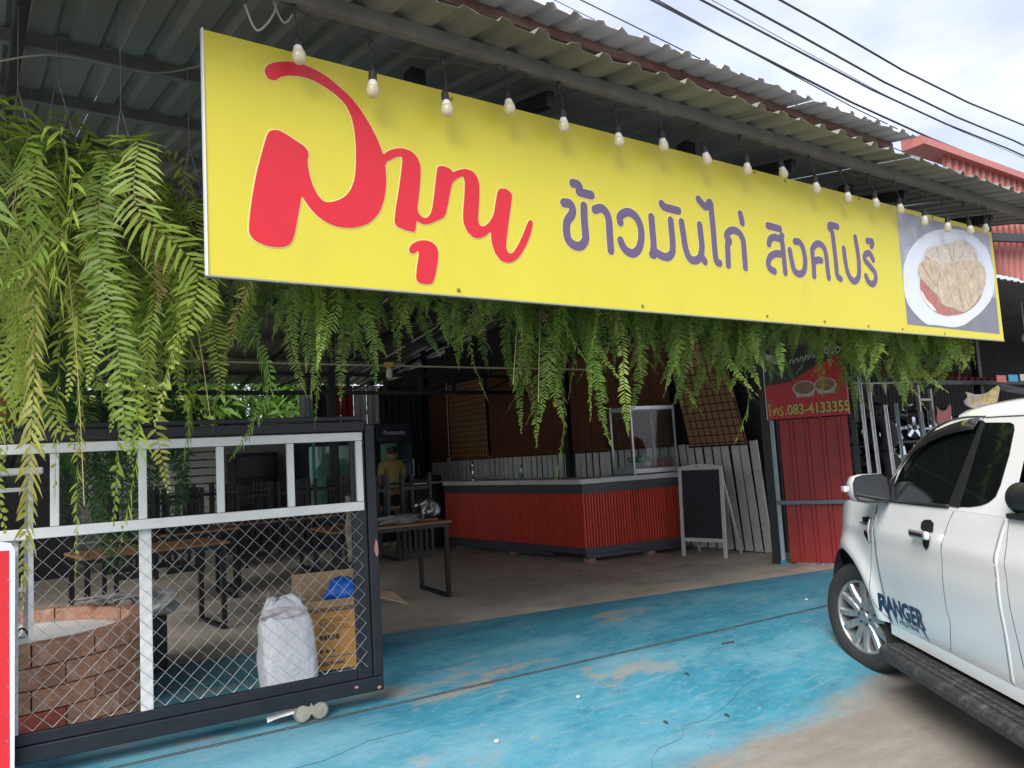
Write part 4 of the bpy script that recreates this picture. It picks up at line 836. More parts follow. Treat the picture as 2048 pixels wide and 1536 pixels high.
top = [CC - df * .03 - nf * .03, CR + df * .02 - nf * .03, CR + df * .02 + nf * .62, CC + dl * .62 / abs(dl.dot(nf)) + df * .62 * 0 + nl * .60, CL + nl * .60, CL - nl * .03]
MB().prism([(p.x, p.y) for p in top], lambda x, y: (x, y, FZ + 1.052), V((0, 0, -.064))).build('marble_top', m_marble, ct, fix=True, bevel=.006)
for p in (CC + df * .08 + nf * .06, CC + df * 1.0 + nf * .06, CC + dl * 1.6 + nl * .1, CC + dl * 3.0 + nl * .1): MB().box(p.x - .06, p.x + .06, p.y - .05, p.y + .05, FZ, FZ + .05).build('brick_foot', m_brick, ct)

# glass display case on the counter
CT = FZ + 1.054
dc = thing('display_case', 'glass food display case with aluminium frame on the counter', 'display case', tuple(CC + df * .78 + nf * .3 + V((0, 0, CT))))
def dp(a, d, h): return CC + df * (.86 + a) + nf * (.06 + d) + V((0, 0, CT + h))
DW_, DD, DH = .70, .50, .93
for a in (0, DW_):
    for d in (0, DD): MB().bar(dp(a, d, 0), dp(a + (.05 if 0 else 0), d, DH), .022, .022, up=tuple(df)).build('frame_post', m_alu, dc)
for h in (.045, DH - .04):
    for d in (0, DD): MB().bar(dp(0.015, d, h), dp(DW_ - .015, d, h), .024, .06 if h < .1 else .045).build('frame_rail', m_alu, dc)
    for a in (0, DW_): MB().bar(dp(a, .015, h), dp(a, DD - .015, h), .024, .06 if h < .1 else .045).build('frame_rail', m_alu, dc)
m_pane = glass('clear_pane', (.93, .95, .94))
for a in (0, DW_): slab(dp(a, .02, .09), dp(a, DD - .02, .09), dp(a, DD - .02, DH - .08), dp(a, .02, DH - .08), df * .004).build('glass_pane', m_pane, dc, fix=True)
slab(dp(.02, 0, .09), dp(DW_ - .02, 0, .09), dp(DW_ - .02, 0, DH - .08), dp(.02, 0, DH - .08), nf * .004).build('glass_pane', m_pane, dc, fix=True)
slab(dp(.02, .02, DH - .02), dp(DW_ - .02, .02, DH - .02), dp(DW_ - .02, DD - .02, DH - .02), dp(.02, DD - .02, DH - .02), V((0, 0, .004))).build('glass_pane', m_pane, dc, fix=True)
slab(dp(.02, .02, .07), dp(DW_ - .02, .02, .07), dp(DW_ - .02, DD - .02, .07), dp(.02, DD - .02, .07), V((0, 0, .006))).build('case_floor', m_alu, dc, fix=True)
for a in (.04, DW_ - .04): MB().tube([dp(a, .1, DH - .16), dp(a, DD - .05, DH - .16)], .006, 6).build('hanging_rod', m_chrome, dc)
def basket(c, w, d, h, mt, label):
    t = thing('plastic_basket', label, 'basket', c); c = V(c); mb = MB()
    for lv in frange(0, 1, 4): k = .86 + .14 * lv; z = h * lv; q = [c + V((sx * w / 2 * k, sy * d / 2 * k, z)) for sx, sy in ((-1, -1), (1, -1), (1, 1), (-1, 1))]; [mb.bar(q[i], q[(i + 1) % 4], .005, .01) for i in range(4)]
    mb.build('basket_bands', mt, t); mb = MB()
    for i in range(4):
        A_, B_ = [((-1, -1), (1, -1)), ((1, -1), (1, 1)), ((1, 1), (-1, 1)), ((-1, 1), (-1, -1))][i]
        for f in frange(0, 1, 9): x, y = A_[0] + (B_[0] - A_[0]) * f, A_[1] + (B_[1] - A_[1]) * f; mb.bar(c + V((x * w / 2 * .86, y * d / 2 * .86, 0)), c + V((x * w / 2, y * d / 2, h)), .006, .004)
    mb.box(c.x - w * .42, c.x + w * .42, c.y - d * .42, c.y + d * .42, c.z, c.z + .004); mb.build('basket_ribs', mt, t)
bk = dp(.2, .2, .085); basket(tuple(bk), .30, .22, .07, M('white_plastic', (.6, .62, .66), .4), 'white tray basket in the display case, below the green one'); basket(tuple(bk + V((.03, .0, .075))), .28, .2, .07, M('green_plastic', (.05, .30, .06), .4), 'green plastic basket stacked in the display case')
basket(tuple(dp(.52, .16, .085)), .24, .2, .11, M('pink_plastic', (.55, .16, .20), .4), 'pink plastic basket in the display case')

def bottle(p, h, r, mt, label, cap=None, name='bottle'):
    t = thing(name, label, 'bottle', p)
    MB().lathe([(0, 0), (r, .004), (r, h * .58), (r * .9, h * .68), (r * .42, h * .84), (r * .38, h * .93)], p, 14).build('bottle_body', mt, t, smooth=True)
    MB().lathe([(r * .44, h * .92), (r * .46, h * .93), (r * .46, h), (0, h)], p, 12).build('cap', cap or m_white, t)
m_clear = glass('clear_bottle_plastic', (.80, .84, .84), .08, .15)
bottle(tuple(CC + dl * 1.55 + nl * .25 + V((0, 0, CT))), .24, .032, m_clear, 'clear water bottle standing alone on the marble counter')
tp = CC + dl * 2.75 + nl * .22
t = thing('water_tap', 'chrome tap standing near the far end of the counter', 'tap', tuple(tp + V((0, 0, CT))))
MB().lathe([(.03, 0), (.03, .02), (.016, .03), (.014, .2), (.022, .21), (.022, .26), (.008, .27), (.008, .31), (0, .31)], tuple(tp + V((0, 0, CT))), 12).build('tap_body', m_chrome, t, smooth=True)
MB().tube([tp + V((0, 0, CT + .2)), tp + V((-.10, -.12, CT + .22)), tp + V((-.14, -.16, CT + .15))], .011, 8).build('spout', m_chrome, t)
o = MB().grid([[(tp.x - .1 + .3 * a, tp.y - .75 + .55 * b, CT + .012 + .05 * math.sin(3 * a) * math.sin(3.1 * b) + .012 * math.sin(14 * a + 3 * b)) for a in frange(0, 1, 8)] for b in frange(0, 1, 10)]).build('paper_sheets', M('grey_paper', (.42, .42, .41), .7)); tag(o, 'curled grey paper lying beside the tap', 'paper')
sd = thing('serving_station', 'dark shelf unit with a steel tray beyond the end of counter', 'shelf', (6.0, 11.5, FZ))
MB().box(5.75, 6.35, 11.1, 11.75, FZ, 1.33).build('cabinet', m_black, sd, bevel=.01); MB().box(5.7, 6.45, 11.05, 11.8, 1.332, 1.36).build('tray', m_alu, sd, bevel=.006); MB().box(5.78, 6.3, 11.2, 11.7, 1.362, 1.46).build('pan_lid', m_black, sd, bevel=.03)

# ------------------------------------------------------------------ easel blackboard
EA, EB = V((7.424, 7.075, FZ)), V((7.553, 6.455, FZ)); eu = (EB - EA).normalized(); en = V((-eu.y, eu.x, 0)).normalized()
if en.x < 0: en = -en
EW = (EB - EA).length
es = thing('easel_blackboard', 'white framed A-board with blank black chalk panel by the counter', 'blackboard', tuple(EA))
def ep(a, h, d=0): return EA + eu * a + V((0, 0, h)) + en * (d + h * .055)
def ebar(a0, a1, h0, h1, d0, d1, nm, mt): 
    q = [ep(a0, h0, d0), ep(a1, h0, d0), ep(a1, h1, d0), ep(a0, h1, d0)]; return slab(*q, en * (d1 - d0)).build(nm, mt, es, fix=True, bevel=.003)
ebar(0, .045, 0, 1.10, 0, .025, 'leg', m_white); ebar(EW - .045, EW, 0, 1.10, 0, .025, 'leg', m_white)
ebar(.047, EW - .047, .185, .23, .002, .023, 'rail', m_white)
arch = [(.0, 1.102)] + [(EW * k / 12, 1.125 + .035 * math.sin(math.pi * k / 12)) for k in range(13)] + [(EW, 1.102), (EW - .047, 1.085), (.047, 1.085)]
MB().prism(arch, lambda a, h: ep(a, h), en * .025).build('top_rail', m_white, es, fix=True)
ebar(.047, EW - .047, .232, 1.084, .008, .018, 'chalk_panel', M('chalkboard', (.012, .015, .020), .55, var=.3, scale=4, dirt=((.05, .055, .06), 3, .55, .8, .4)))
MB().prism([(.26, 1.125), (.275, 1.115), (.285, 1.135), (.27, 1.14)], lambda a, h: ep(a, h, -.002), en * .0015).build('hook', m_black, es, fix=True)
for a in (.02, EW - .02): 
    p0_, p1_ = ep(a, 1.0, .03), EA + eu * a + en * .42; MB().bar(p0_, p1_, .03, .02, up=tuple(eu)).build('back_leg', m_white, es)

# ------------------------------------------------------------------ tables with upturned chairs
m_wood = M('table_wood', (.23, .115, .05), .5, var=.25, scale=5, stretch=(.4, 4, 4), dirt=((.18, .08, .03), 8, .5, .7, .5))
def table(x, y, w, d, rz, label, group='tables inside the shop'):
    t = thing('dining_table', label, 'table', (x, y, FZ), rz, group)
    MB().box(-w/2, w/2, -d/2, d/2, .752, .778).build('table_top', m_wood, t, local=True, bevel=.004)
    MB().box(-w/2 + .02, w/2 - .02, -d/2 + .02, d/2 - .02, .715, .75).build('apron', m_black, t, local=True)
    for sx in (-1, 1):
        for sy in (-1, 1): MB().box(sx * (w/2 - .05) - .02, sx * (w/2 - .05) + .02, sy * (d/2 - .05) - .02, sy * (d/2 - .05) + .02, 0, .714).build('leg', m_black, t, local=True)
        MB().box(sx * (w/2 - .05) - .019, sx * (w/2 - .05) + .019, -d/2 + .072, d/2 - .072, 0, .035).build('foot_bar', m_black, t, local=True)
    return t
def chair_proto():
    """upturned chair: local origin on the table top, seat face down, legs up"""
    t = thing('dining_chair', 'x', 'chair', (0, 0, 0), 0)
    MB().box(-.2, .2, -.2, .2, .002, .035).build('seat', m_black, t, local=True, bevel=.006)
    for sx in (-1, 1):
        MB().box(sx * .18 - .018, sx * .18 + .018, .145, .181, .036, .47).build('leg', m_black, t, local=True)
        MB().bar((sx * .18, -.165, -.42), (sx * .18, -.165, .47), .034, .034).build('leg', m_black, t, local=True)
        MB().box(sx * .18 - .011, sx * .18 + .011, -.147, .144, .36, .385).build('stretcher', m_black, t, local=True)
    for yy in (.163, -.163): MB().box(-.161, .161, yy - .01, yy + .01, .30, .33).build('stretcher', m_black, t, local=True)
    MB().box(-.161, .161, -.178, -.155, -.42, -.36).build('back_rail', m_black, t, local=True)
    for k in range(4): x = -.108 + k * .072; MB().box(x - .016, x + .016, -.174, -.160, -.359, .001).build('back_slat', m_black, t, local=True)
    return t
ch0 = chair_proto(); used = [False]
def chair(x, y, z, rz, label):
    t = ch0 if not used[0] else copy_tree(ch0); used[0] = True
    t.location = (x, y, z); t.rotation_euler = (0, 0, rz); tag(t, label, 'chair', 'black chairs turned upside down on tables')
TZ = FZ + .779
def set_table(x, y, rz, nm, where, n=4):
    table(x, y, 1.3, .75, rz, '%s' % nm)
    c, s = math.cos(rz), math.sin(rz)
    for k, (a, b, r) in enumerate([(-.42, -.19, 0), (.06, -.19, 0), (-.36, .19, math.pi), (.12, .19, math.pi)][:n]):
        chair(x + a * c - b * s, y + a * s + b * c, TZ, rz + r + random.uniform(-.1, .1), 'black upturned chair on %s, %s' % (where, ['front left', 'front right', 'back left', 'back right'][k]))
set_table(1.75, 9.3, .05, 'wooden table loaded with upturned chairs, behind the dark ferns', 'the table behind the ferns')
set_table(3.15, 9.9, .02, 'wooden table loaded with upturned chairs, middle of the hall', 'the middle table of the hall')
set_table(2.6, 11.9, 0, 'wooden table with upturned chairs before the white board screen', 'the table before the white screen')
set_table(4.35, 10.5, -.05, 'wooden table with upturned chairs in front of the coolers', 'the table in front of the coolers')
table(3.42, 7.43, 1.25, .80, -.09, 'wooden table with black steel legs just right of the gate')
chair(3.80, 7.55, TZ + .024, .15, 'black upturned chair on the table right of the gate, holding a plastic bag'); chair(3.34, 7.58, TZ + .024, math.pi - .1, 'black upturned chair on the near table, just behind the gate post')
o = MB().box(-.45, .45, -.3, .3, 0, .02).build('loose_board', m_wood, bevel=.003); o.location = (3.52, 7.48, TZ + .002); o.rotation_euler = (0, 0, -.13); tag(o, 'loose wooden board lying on the table right of the gate', 'board')
table(1.25, 7.6, 1.2, .7, .1, 'dark low-lit wooden table behind the brick ring')
o = crumple('plastic_bag', (3.86, 7.22, TZ + .12), .12, .11, .115, 31, amp=.4).build('plastic_bag', glass('thin_clear_bag', (.75, .75, .73), .18, .22), smooth=True); tag(o, 'clear knotted plastic bag on the table right of the gate', 'bag')
o = crumple('plastic_bag', (3.42, 7.1, TZ + .05), .22, .09, .045, 33, amp=.5).build('plastic_bag', M('cloudy_plastic_bag', (.40, .40, .39), .3, var=.2, bump=.4, bscale=18, trans=.4), smooth=True); tag(o, 'flattened cloudy plastic bag hanging over the near table edge', 'bag')
mb = MB().grid([[(2.86 + .16 * a + .012 * math.sin(9 * b), 6.99 - .012 * math.sin(math.pi * a * 3) - .006, TZ + .33 - .62 * b) for a in frange(0, 1, 14)] for b in frange(0, 1, 12)])
o = mb.build('hanging_cloth', M('beige_cloth', (.30, .25, .19), .9, var=.15, bump=.2), smooth=True); o.modifiers.new('thick', 'SOLIDIFY').thickness = .004; tag(o, 'beige cloth draped over a chair leg behind the gate', 'cloth')

# ------------------------------------------------------------------ coolers
m_fnavy = M('navy_cooler', (.014, .016, .060), .35, var=.1); m_fin = M('cooler_interior', (.50, .66, .58), .5)
m_cl = emit('cooler_lamp', (.72, 1.0, .86), 4.0); m_fpane = glass('cooler_glass', (.72, .86, .80), .04, .06)
def cooler(x0, x1, y, zt, body, label, doors):
    t = thing('drinks_cooler', label, 'cooler', ((x0 + x1) / 2, y, FZ))
    yb = y + .62; h0 = zt - .30
    MB().box(x0, x1, y + .05, yb, h0 + .002, zt).build('header', body, t, bevel=.008); MB().box(x0, x1, y + .05, yb, FZ, FZ + .22).build('base', body, t, bevel=.006)
    for a, b in ((x0, x0 + .04), (x1 - .04, x1)): MB().box(a, b, y + .05, yb, FZ + .221, h0).build('side', body, t)
    MB().box(x0 + .041, x1 - .041, yb - .03, yb, FZ + .221, h0).build('back_liner', m_fin, t)
    for k in range(4): z = FZ + .5 + k * .31; MB().box(x0 + .045, x1 - .045, y + .14, yb - .035, z, z + .012).build('shelf', m_alu, t)
    MB().tube([(x0 + .07, y + .12, FZ + .3), (x0 + .07, y + .12, h0 - .06)], .012, 8).build('lamp_tube', m_cl, t)
    w = (x1 - x0) / doors
    for k in range(doors):
        a, b = x0 + k * w + .004, x0 + (k + 1) * w - .004; f = .045
        for (p, q, r, s) in ((a, a + f, FZ + .23, h0 - .005), (b - f, b, FZ + .23, h0 - .005), (a + f, b - f, FZ + .23, FZ + .29), (a + f, b - f, h0 - .07, h0 - .005)): MB().box(p, q, y, y + .048, r, s).build('door_frame', m_black, t, bevel=.003)
        MB().box(a + f, b - f, y + .02, y + .026, FZ + .291, h0 - .071).build('door_glass', m_fpane, t)
        MB().bar((b - .022, y - .03, 1.3), (b - .022, y - .03, 1.75), .02, .02).build('handle', m_alu, t)
    return t
cooler(4.56, 5.62, 12.75, 2.42, m_fnavy, 'two-door glass cooler left of the blue Panasonic one', 2)
fr = cooler(5.86, 6.56, 12.7, 2.42, m_fnavy, 'tall navy blue glass-door cooler standing before the far blinds', 1)
fr['label'] = 'tall navy blue glass-door cooler with white lettering on its header'
bpy.data.objects['drinks_cooler']['label'] = 'two-door glass cooler left of the navy lettered one'
def text_mesh(txt, size, bold=0.0, shear=0.0):
    c = bpy.data.curves.new('txt', 'FONT'); c.body = txt; c.size = size; c.shear = shear; c.offset = bold; c.resolution_u = 3; c.align_x = 'LEFT'
    o = bpy.data.objects.new('txt', c); COL.objects.link(o); dg = bpy.context.evaluated_depsgraph_get(); me = bpy.data.meshes.new_from_object(o.evaluated_get(dg)); bpy.data.objects.remove(o); bpy.data.curves.remove(c)
    v = [tuple(p.co) for p in me.vertices]; f = [tuple(p.vertices) for p in me.polygons]; bpy.data.meshes.remove(me); return v, f
v, f = text_mesh('Panasonic', .108, .0015); w = max(p[0] for p in v)
MB().add([(6.21 - w / 2 + p[0], 12.7 + .048, 2.215 + p[1]) for p in v], f).build('lettering', M('pale_letter', (.62, .64, .72), .4), fr)

# dark cabinet, bottle and jars before the pale wall
cab = thing('dark_cabinet', 'dark wooden cabinet against the pale board wall', 'cabinet', (4.05, 14.3, FZ))
MB().box(3.72, 4.48, 14.05, 14.55, FZ, 2.02).build('cabinet_body', m_black, cab, bevel=.008)
for z in (.6, 1.1, 1.6): MB().box(3.76, 4.44, 14.035, 14.048, z, z + .36).build('drawer', m_darkmetal, cab, bevel=.004)
bottle((4.45, 13.4, 1.42), .42, .045, M('dark_glass', (.02, .02, .015), .15), 'dark glass bottle standing before the pale board wall', m_black)
st = thing('side_stand', 'narrow black stand carrying a dark bottle', 'stand', (4.45, 13.4, FZ))
MB().box(4.2, 4.7, 13.2, 13.6, 1.39, 1.418).build('top', m_black, st)
for sx in (4.23, 4.67):
    for sy in (13.23, 13.57): MB().box(sx - .015, sx + .015, sy - .015, sy + .015, FZ, 1.389).build('leg', m_black, st)
o = MB().tube([(5.12, 13.9, .31), (5.05, 13.9, 3.0)], .03, 8).build('aqua_pipe', M('aqua_paint', (.04, .42, .45), .5)); tag(o, 'aqua painted pipe standing beside the back corner sheets', 'pipe')
o = MB().box(4.62, 4.66, 12.6, 12.64, 1.2, 2.5).build('cyan_edge', M('cyan_trim', (.03, .32, .45), .4)); tag(o, 'thin cyan corner strip left of the coolers', 'strip')

# ------------------------------------------------------------------ person seen from behind
m_shirt = M('mustard_shirt', (.36, .30, .10), .9, var=.12, scale=12, bump=.2); m_skin = M('skin', (.33, .18, .11), .5, var=.08); m_hair = M('black_hair', (.012, .010, .009), .5, var=.3, scale=40, bump=.5); m_pants = M('dark_trousers', (.02, .02, .024), .9)
pe = thing('person', 'person seen from behind in a mustard shirt, standing before the coolers', 'person', (5.50, 11.45, FZ))
import bmesh
def skin_body(name, joints, edges, mat, parent, sub=2):
    me = bpy.data.meshes.new(name); me.from_pydata([j[0] for j in joints], edges, []); o = bpy.data.objects.new(name, me); COL.objects.link(o); o.parent = parent
    md = o.modifiers.new('skin', 'SKIN'); md.use_smooth_shade = True; lay = me.skin_vertices[0]
    for i, j in enumerate(joints): lay.data[i].radius = (j[1], j[2]); lay.data[i].use_root = (i == 0)
    s = o.modifiers.new('sub', 'SUBSURF'); s.levels = sub; s.render_levels = sub; me.materials.append(mat); return o
J_ = [((0, 0, .92), .15, .11), ((0, 0, 1.08), .135, .10), ((0, .01, 1.25), .16, .11), ((0, .015, 1.38), .14, .09), ((0, .02, 1.46), .052, .052), ((0, .0, 1.54), .075, .085), ((0, -.005, 1.62), .07, .08),
      ((.10, 0, .84), .085, .09), ((.11, -.01, .48), .058, .06), ((.11, .02, .09), .038, .042), ((.115, -.12, .04), .038, .03), ((-.10, 0, .84), .085, .09), ((-.11, -.01, .48), .058, .06), ((-.11, .02, .09), .038, .042), ((-.115, -.12, .04), .038, .03),
      ((.19, .01, 1.38), .055, .055), ((.245, .02, 1.12), .042, .042), ((.22, -.12, .95), .032, .03), ((.205, -.17, .90), .034, .018), ((-.19, .01, 1.38), .055, .055), ((-.245, .02, 1.12), .042, .042), ((-.22, -.12, .95), .032, .03), ((-.205, -.17, .90), .034, .018)]
for k, sx in ((18, 1), (22, -1)):
    for q in range(4): J_.append(((sx * (.205 + (q - 1.5) * .017), -.215 - .008 * (q in (1, 2)), .865), .009, .009)); J_.append(((sx * (.205 + (q - 1.5) * .018), -.235, .83), .008, .008))
    J_.append(((sx * .165, -.195, .89), .010, .010))
E_ = [(0,1),(1,2),(2,3),(3,4),(4,5),(5,6),(0,7),(7,8),(8,9),(9,10),(0,11),(11,12),(12,13),(13,14),(3,15),(15,16),(16,17),(17,18),(3,19),(19,20),(20,21),(21,22)]
for b0, k in ((23, 18), (32, 22)): E_ += [(k, b0), (b0, b0+1), (k, b0+2), (b0+2, b0+3), (k, b0+4), (b0+4, b0+5), (k, b0+6), (b0+6, b0+7), (k, b0+8)]
skin_body('body', J_, E_, m_skin, pe)
skin_body('shirt', [((0, 0, .88), .165, .125), ((0, 0, 1.06), .155, .115), ((0, .01, 1.25), .182, .125), ((0, .015, 1.39), .155, .10), ((.20, .01, 1.37), .075, .072), ((.238, .015, 1.18), .066, .062), ((-.20, .01, 1.37), .075, .072), ((-.238, .015, 1.18), .066, .062)], [(0,1),(1,2),(2,3),(3,4),(4,5),(3,6),(6,7)], m_shirt, pe)
skin_body('trousers', [((0, 0, .93), .16, .12), ((0, 0, .86), .155, .12), ((.10, 0, .78), .10, .105), ((.11, -.008, .48), .075, .078), ((.11, .018, .13), .062, .066), ((-.10, 0, .78), .10, .105), ((-.11, -.008, .48), .075, .078), ((-.11, .018, .13), .062, .066)], [(0,1),(1,2),(2,3),(3,4),(1,5),(5,6),(6,7)], m_pants, pe)
skin_body('hair', [((0, .012, 1.655), .085, .095), ((0, .03, 1.60), .088, .095), ((0, .045, 1.53), .08, .075)], [(0,1),(1,2)], m_hair, pe)
pe.rotation_euler = (0, 0, math.pi + .25)
# the head faces the coolers (+y): eyes, nose, mouth and ears on the far side
for sx in (-1, 1):
    MB().lathe([(0, .012), (.008, .009), (.011, 0)], (sx * .032, -.083, 1.575), 8, 'z').build('eye', m_white, pe, local=True)
    MB().lathe([(0, .03), (.014, .018), (.017, 0), (.012, -.02), (0, -.028)], (sx * .082, .005, 1.565), 8).build('ear', m_skin, pe, local=True, smooth=True)
MB().add([(-.016, -.08, 1.535), (.016, -.08, 1.535), (0, -.112, 1.542), (0, -.085, 1.585)], [(0, 1, 2), (0, 2, 3), (2, 1, 3), (0, 3, 1)]).build('nose', m_skin, pe, local=True)
MB().box(-.024, .024, -.088, -.08, 1.508, 1.517).build('mouth', M('lips', (.25, .08, .06), .5), pe, local=True)

# ------------------------------------------------------------------ step ladder and pot at the left
lad = thing('step_ladder', 'aluminium step ladder at the far left behind the gate', 'ladder', (.16, 5.2, .30))
LX = .02
for x in (-.28, .24):
    MB().bar((x, 5.02, .30), (x, 5.16, 2.0), .05, .025).build('rail', m_alu, lad); MB().bar((x, 5.62, .30), (x, 5.2, 1.9), .04, .022).build('back_rail', m_alu, lad)
for k in range(5): z = .58 + k * .27; y = 5.02 + .14 * (z - .3) / 1.7; MB().box(-.255, .215, y - .04, y + .05, z, z + .022).build('step', m_alu, lad)
MB().box(-.31, .30, 5.06, 5.34, 1.75, 1.79).build('platform', m_white, lad, bevel=.01)
pv = thing('clay_pot', 'brown clay pot standing on a black base on the step ladder', 'pot', (-.02, 5.2, 1.79))
MB().lathe([(0, 0), (.085, 0), (.10, .06), (.10, .12), (.085, .125), (0, .125)], (.08, 5.2, 1.792), 18).build('base', m_black, pv, smooth=False)
MB().lathe([(.06, .125), (.085, .16), (.10, .26), (.085, .36), (.06, .40), (.07, .43), (.06, .43)], (.08, 5.2, 1.793), 20).build('pot_body', M('clay', (.30, .12, .055), .75, var=.2), pv, smooth=True)

# hall lamp on a conduit, sagging wires below the roof
lw = thing('ceiling_conduit', 'yellow pvc conduit with a lamp holder crossing below the hall roof', 'conduit', (3.0, 7.5, 2.6))
MB().tube([(.4, 7.45, 2.74), (4.35, 7.45, 2.735), (6.6, 7.45, 2.74)], .010, 6).build('pipe', M('cream_pvc', (.45, .40, .28), .5), lw)
MB().box(3.56, 3.64, 7.41, 7.49, 2.72, 2.77).build('junction_box', M('yellow_box', (.55, .33, .04), .5), lw); MB().lathe([(.02, 0), (.03, -.04), (.036, -.09), (.02, -.12), (0, -.12)], (3.6, 7.45, 2.715), 12).build('lamp', m_bulb, lw, smooth=True)
for pts, lab in (([(.05, 4.0, 3.6), (.3, 4.05, 3.72), (.75, 4.3, 3.86), (1.0, 4.2, 3.92)], 'thin pale wire sagging below the roof above the big ferns'), ([(.95, 3.25, 3.74), (1.0, 3.24, 3.63), (1.08, 3.23, 3.75), (1.05, 3.24, 3.86), (1.12, 3.24, 3.70), (1.2, 3.23, 3.84)], 'loop of pale cable dangling over the sign corner')):
    o = MB().tube(smooth_line(pts, 8), .005, 5).build('loose_wire', M('pale_cable', (.38, .36, .32), .6)); tag(o, lab, 'wire')
# ------------------------------------------------------------------ white pickup truck (local: x forward, y left, z up; y=0 is the widest left side)
m_paint = M('white_car_paint', (.80, .80, .795), .2, var=.012, spec=.5, coat=1.0); m_blk = M('black_trim', (.016, .016, .018), .5, var=.15); m_tyre = M('tyre_rubber', (.022, .022, .023), .85, var=.25, scale=12, bump=.2, bscale=60, dirt=((.09, .08, .07), 9, .58, .75, .5))
m_tint = M('tinted_glass', (.006, .008, .008), .03, var=.1, spec=.6, coat=.6); m_rim = M('alloy_silver', (.36, .365, .37), .38, metal=.7, var=.05); m_well = M('wheel_well', (.018, .018, .018), .9)
m_seam = M('panel_gap', (.06, .06, .06), .8); m_decal = M('dark_blue_decal', (.010, .035, .10), .4, var=.1); m_decal2 = M('black_decal', (.02, .02, .025), .4); m_lamp = M('lamp_lens', (.55, .55, .55), .1, coat=1); m_step = M('black_step_plastic', (.030, .031, .033), .6, var=.25, scale=20, dirt=((.16, .15, .14), 10, .52, .72, .5))
TR = thing('pickup_truck', 'white extended cab pickup truck parked nose-in at the right', 'pickup truck', (5.07, 3.162, .07), math.atan2(.789, .614))
HW = .93
def ws(z):
    if z < .42: return -.05 - .25 * (.42 - z)
    if z < .85: return -.05 + .05 * math.sin((z - .42) / .43 * math.pi / 2)
    if z < 1.2: return -.045 * ((z - .85) / .35) ** 2
    return -.045 - (z - 1.2) * .36
SC, ZC, AR = .24, .42, .40
def taper(s): return -.36 * max(0, (s - .10) / .90) ** 1.9
def yo(s, z, sc=SC):
    d = math.hypot(s - sc, max(z, ZC) - ZC); o = ws(z) + taper(s)
    if z < 1.0: o += .032 * math.exp(-((d - AR - .02) / .085) ** 2)
    # shoulder crease along the body
    o += .010 * math.exp(-((z - 1.0) / .045) ** 2) * (1 if s < .1 else max(0, 1 - (s - .1) * 3)) - .006 * math.exp(-((z - .66) / .12) ** 2) * clamp((-.12 - s) / .35)
    return o
def ztop(s):
    if s > -.36: return 1.185 - .05 * max(0, s + .05) - .26 * max(0, (s - .15) / .85) ** 1.6
    return 1.205
def zlow(s, sc=SC):
    b = .40 if s < .6 else .40 - .02 * (s - .6)
    if abs(s - sc) < AR: b = max(b, ZC + math.sqrt(max(0, AR * AR - (s - sc) ** 2)))
    return b
def mir(p): return (p[0], -2 * HW - p[1], p[2])
class both:
    """builds a shape and its mirror image as two parts"""
    def __init__(s, mb): s.mb = mb
    def build(s, *a, **k):
        m2 = MB(); m2.v = [mir(p) for p in s.mb.v]; m2.f = [tuple(f)[::-1] for f in s.mb.f]; m2.build(*a, **k); return s.mb.build(*a, **k)
def side_grid(svals, zl, zt, rows=18, sc=SC):
    R = []
    for i in range(rows + 1):
        v = i / rows; r = []
        for s in svals: a, b = zl(s, sc), zt(s); z = a + (b - a) * v; r.append((s, yo(s, z, sc), z))
        R.append(r)
    return R
fr_s = [-.36 + .02 * k for k in range(48)] + [.62, .68, .74, .80, .86, .92, .97, 1.0]; fr_s = sorted(set(round(k, 3) for k in fr_s + [SC - AR, SC + AR]))
o = both(MB().grid(side_grid([s for s in fr_s if s >= -.301], zlow, ztop), flip=True)).build('fender', m_paint, TR, local=True, smooth=True)
# doors and cab side
dr = sorted(set([-.303 - .03 * k for k in range(31)] + [-1.21]))
MBd = both(MB().grid(side_grid([-1.805 + .0335 * k for k in range(46)] + [-.303], lambda s, c: .40, lambda s: 1.205), flip=True)); MBd.build('door_panel', m_paint, TR, local=True, smooth=True)
# bed
bs = [-1.812 - .03 * k for k in range(62)]
RC = -3.05
o = both(MB().grid(side_grid(bs, lambda s, c: zlow(s, RC), lambda s: 1.235, sc=RC))).build('bed_side', m_paint, TR, local=True, smooth=True)
MB().box(-3.68, -3.66, -1.83, -.03, .5, 1.23).build('tailgate', m_paint, TR, local=True, bevel=.01)
MB().box(-3.64, -1.84, -1.8, -.06, .62, .66).build('bed_floor', m_blk, TR, local=True)
MB().box(-1.85, -1.835, -1.8, -.06, .66, 1.2).build('bed_front', m_paint, TR, local=True)
# sill under the doors
both(MB().box(-1.80, -.30, -.12, -.055, .33, .399)).build('sill', m_paint, TR, local=True)
# hood, from fender tops across
rows = []
for s in [-.33, -.2, -.05, .1, .25, .4, .55, .7, .82, .92, 1.0]:
    zt_ = ztop(s); y0 = yo(s, zt_); r = []
    for k in range(13):
        f = k / 12; y = y0 + (-2 * HW - 2 * y0) * f; r.append((s, y, zt_ + .075 * (1 - (2 * f - 1) ** 4) * (1 if s < .6 else max(.2, 1 - (s - .6) * 2))))
    rows.append(r)
MB().grid(rows).build('hood', m_paint, TR, local=True, smooth=True)
rows = [[(s + .06 * (1 - (2 * k / 12 - 1) ** 2), yo(1.0, z) + (-2 * HW - 2 * yo(1.0, z)) * k / 12, z) for k in range(13)] for s, z in ((1.0, 1.03), (1.04, .95), (1.06, .8), (1.1, .66), (1.1, .5), (1.02, .38))]
MB().grid(rows, flip=True).build('front_bumper', m_paint, TR, local=True, smooth=True)
MB().box(1.085, 1.125, -1.35, -.51, .64, .96).build('grille', m_blk, TR, local=True, bevel=.02)
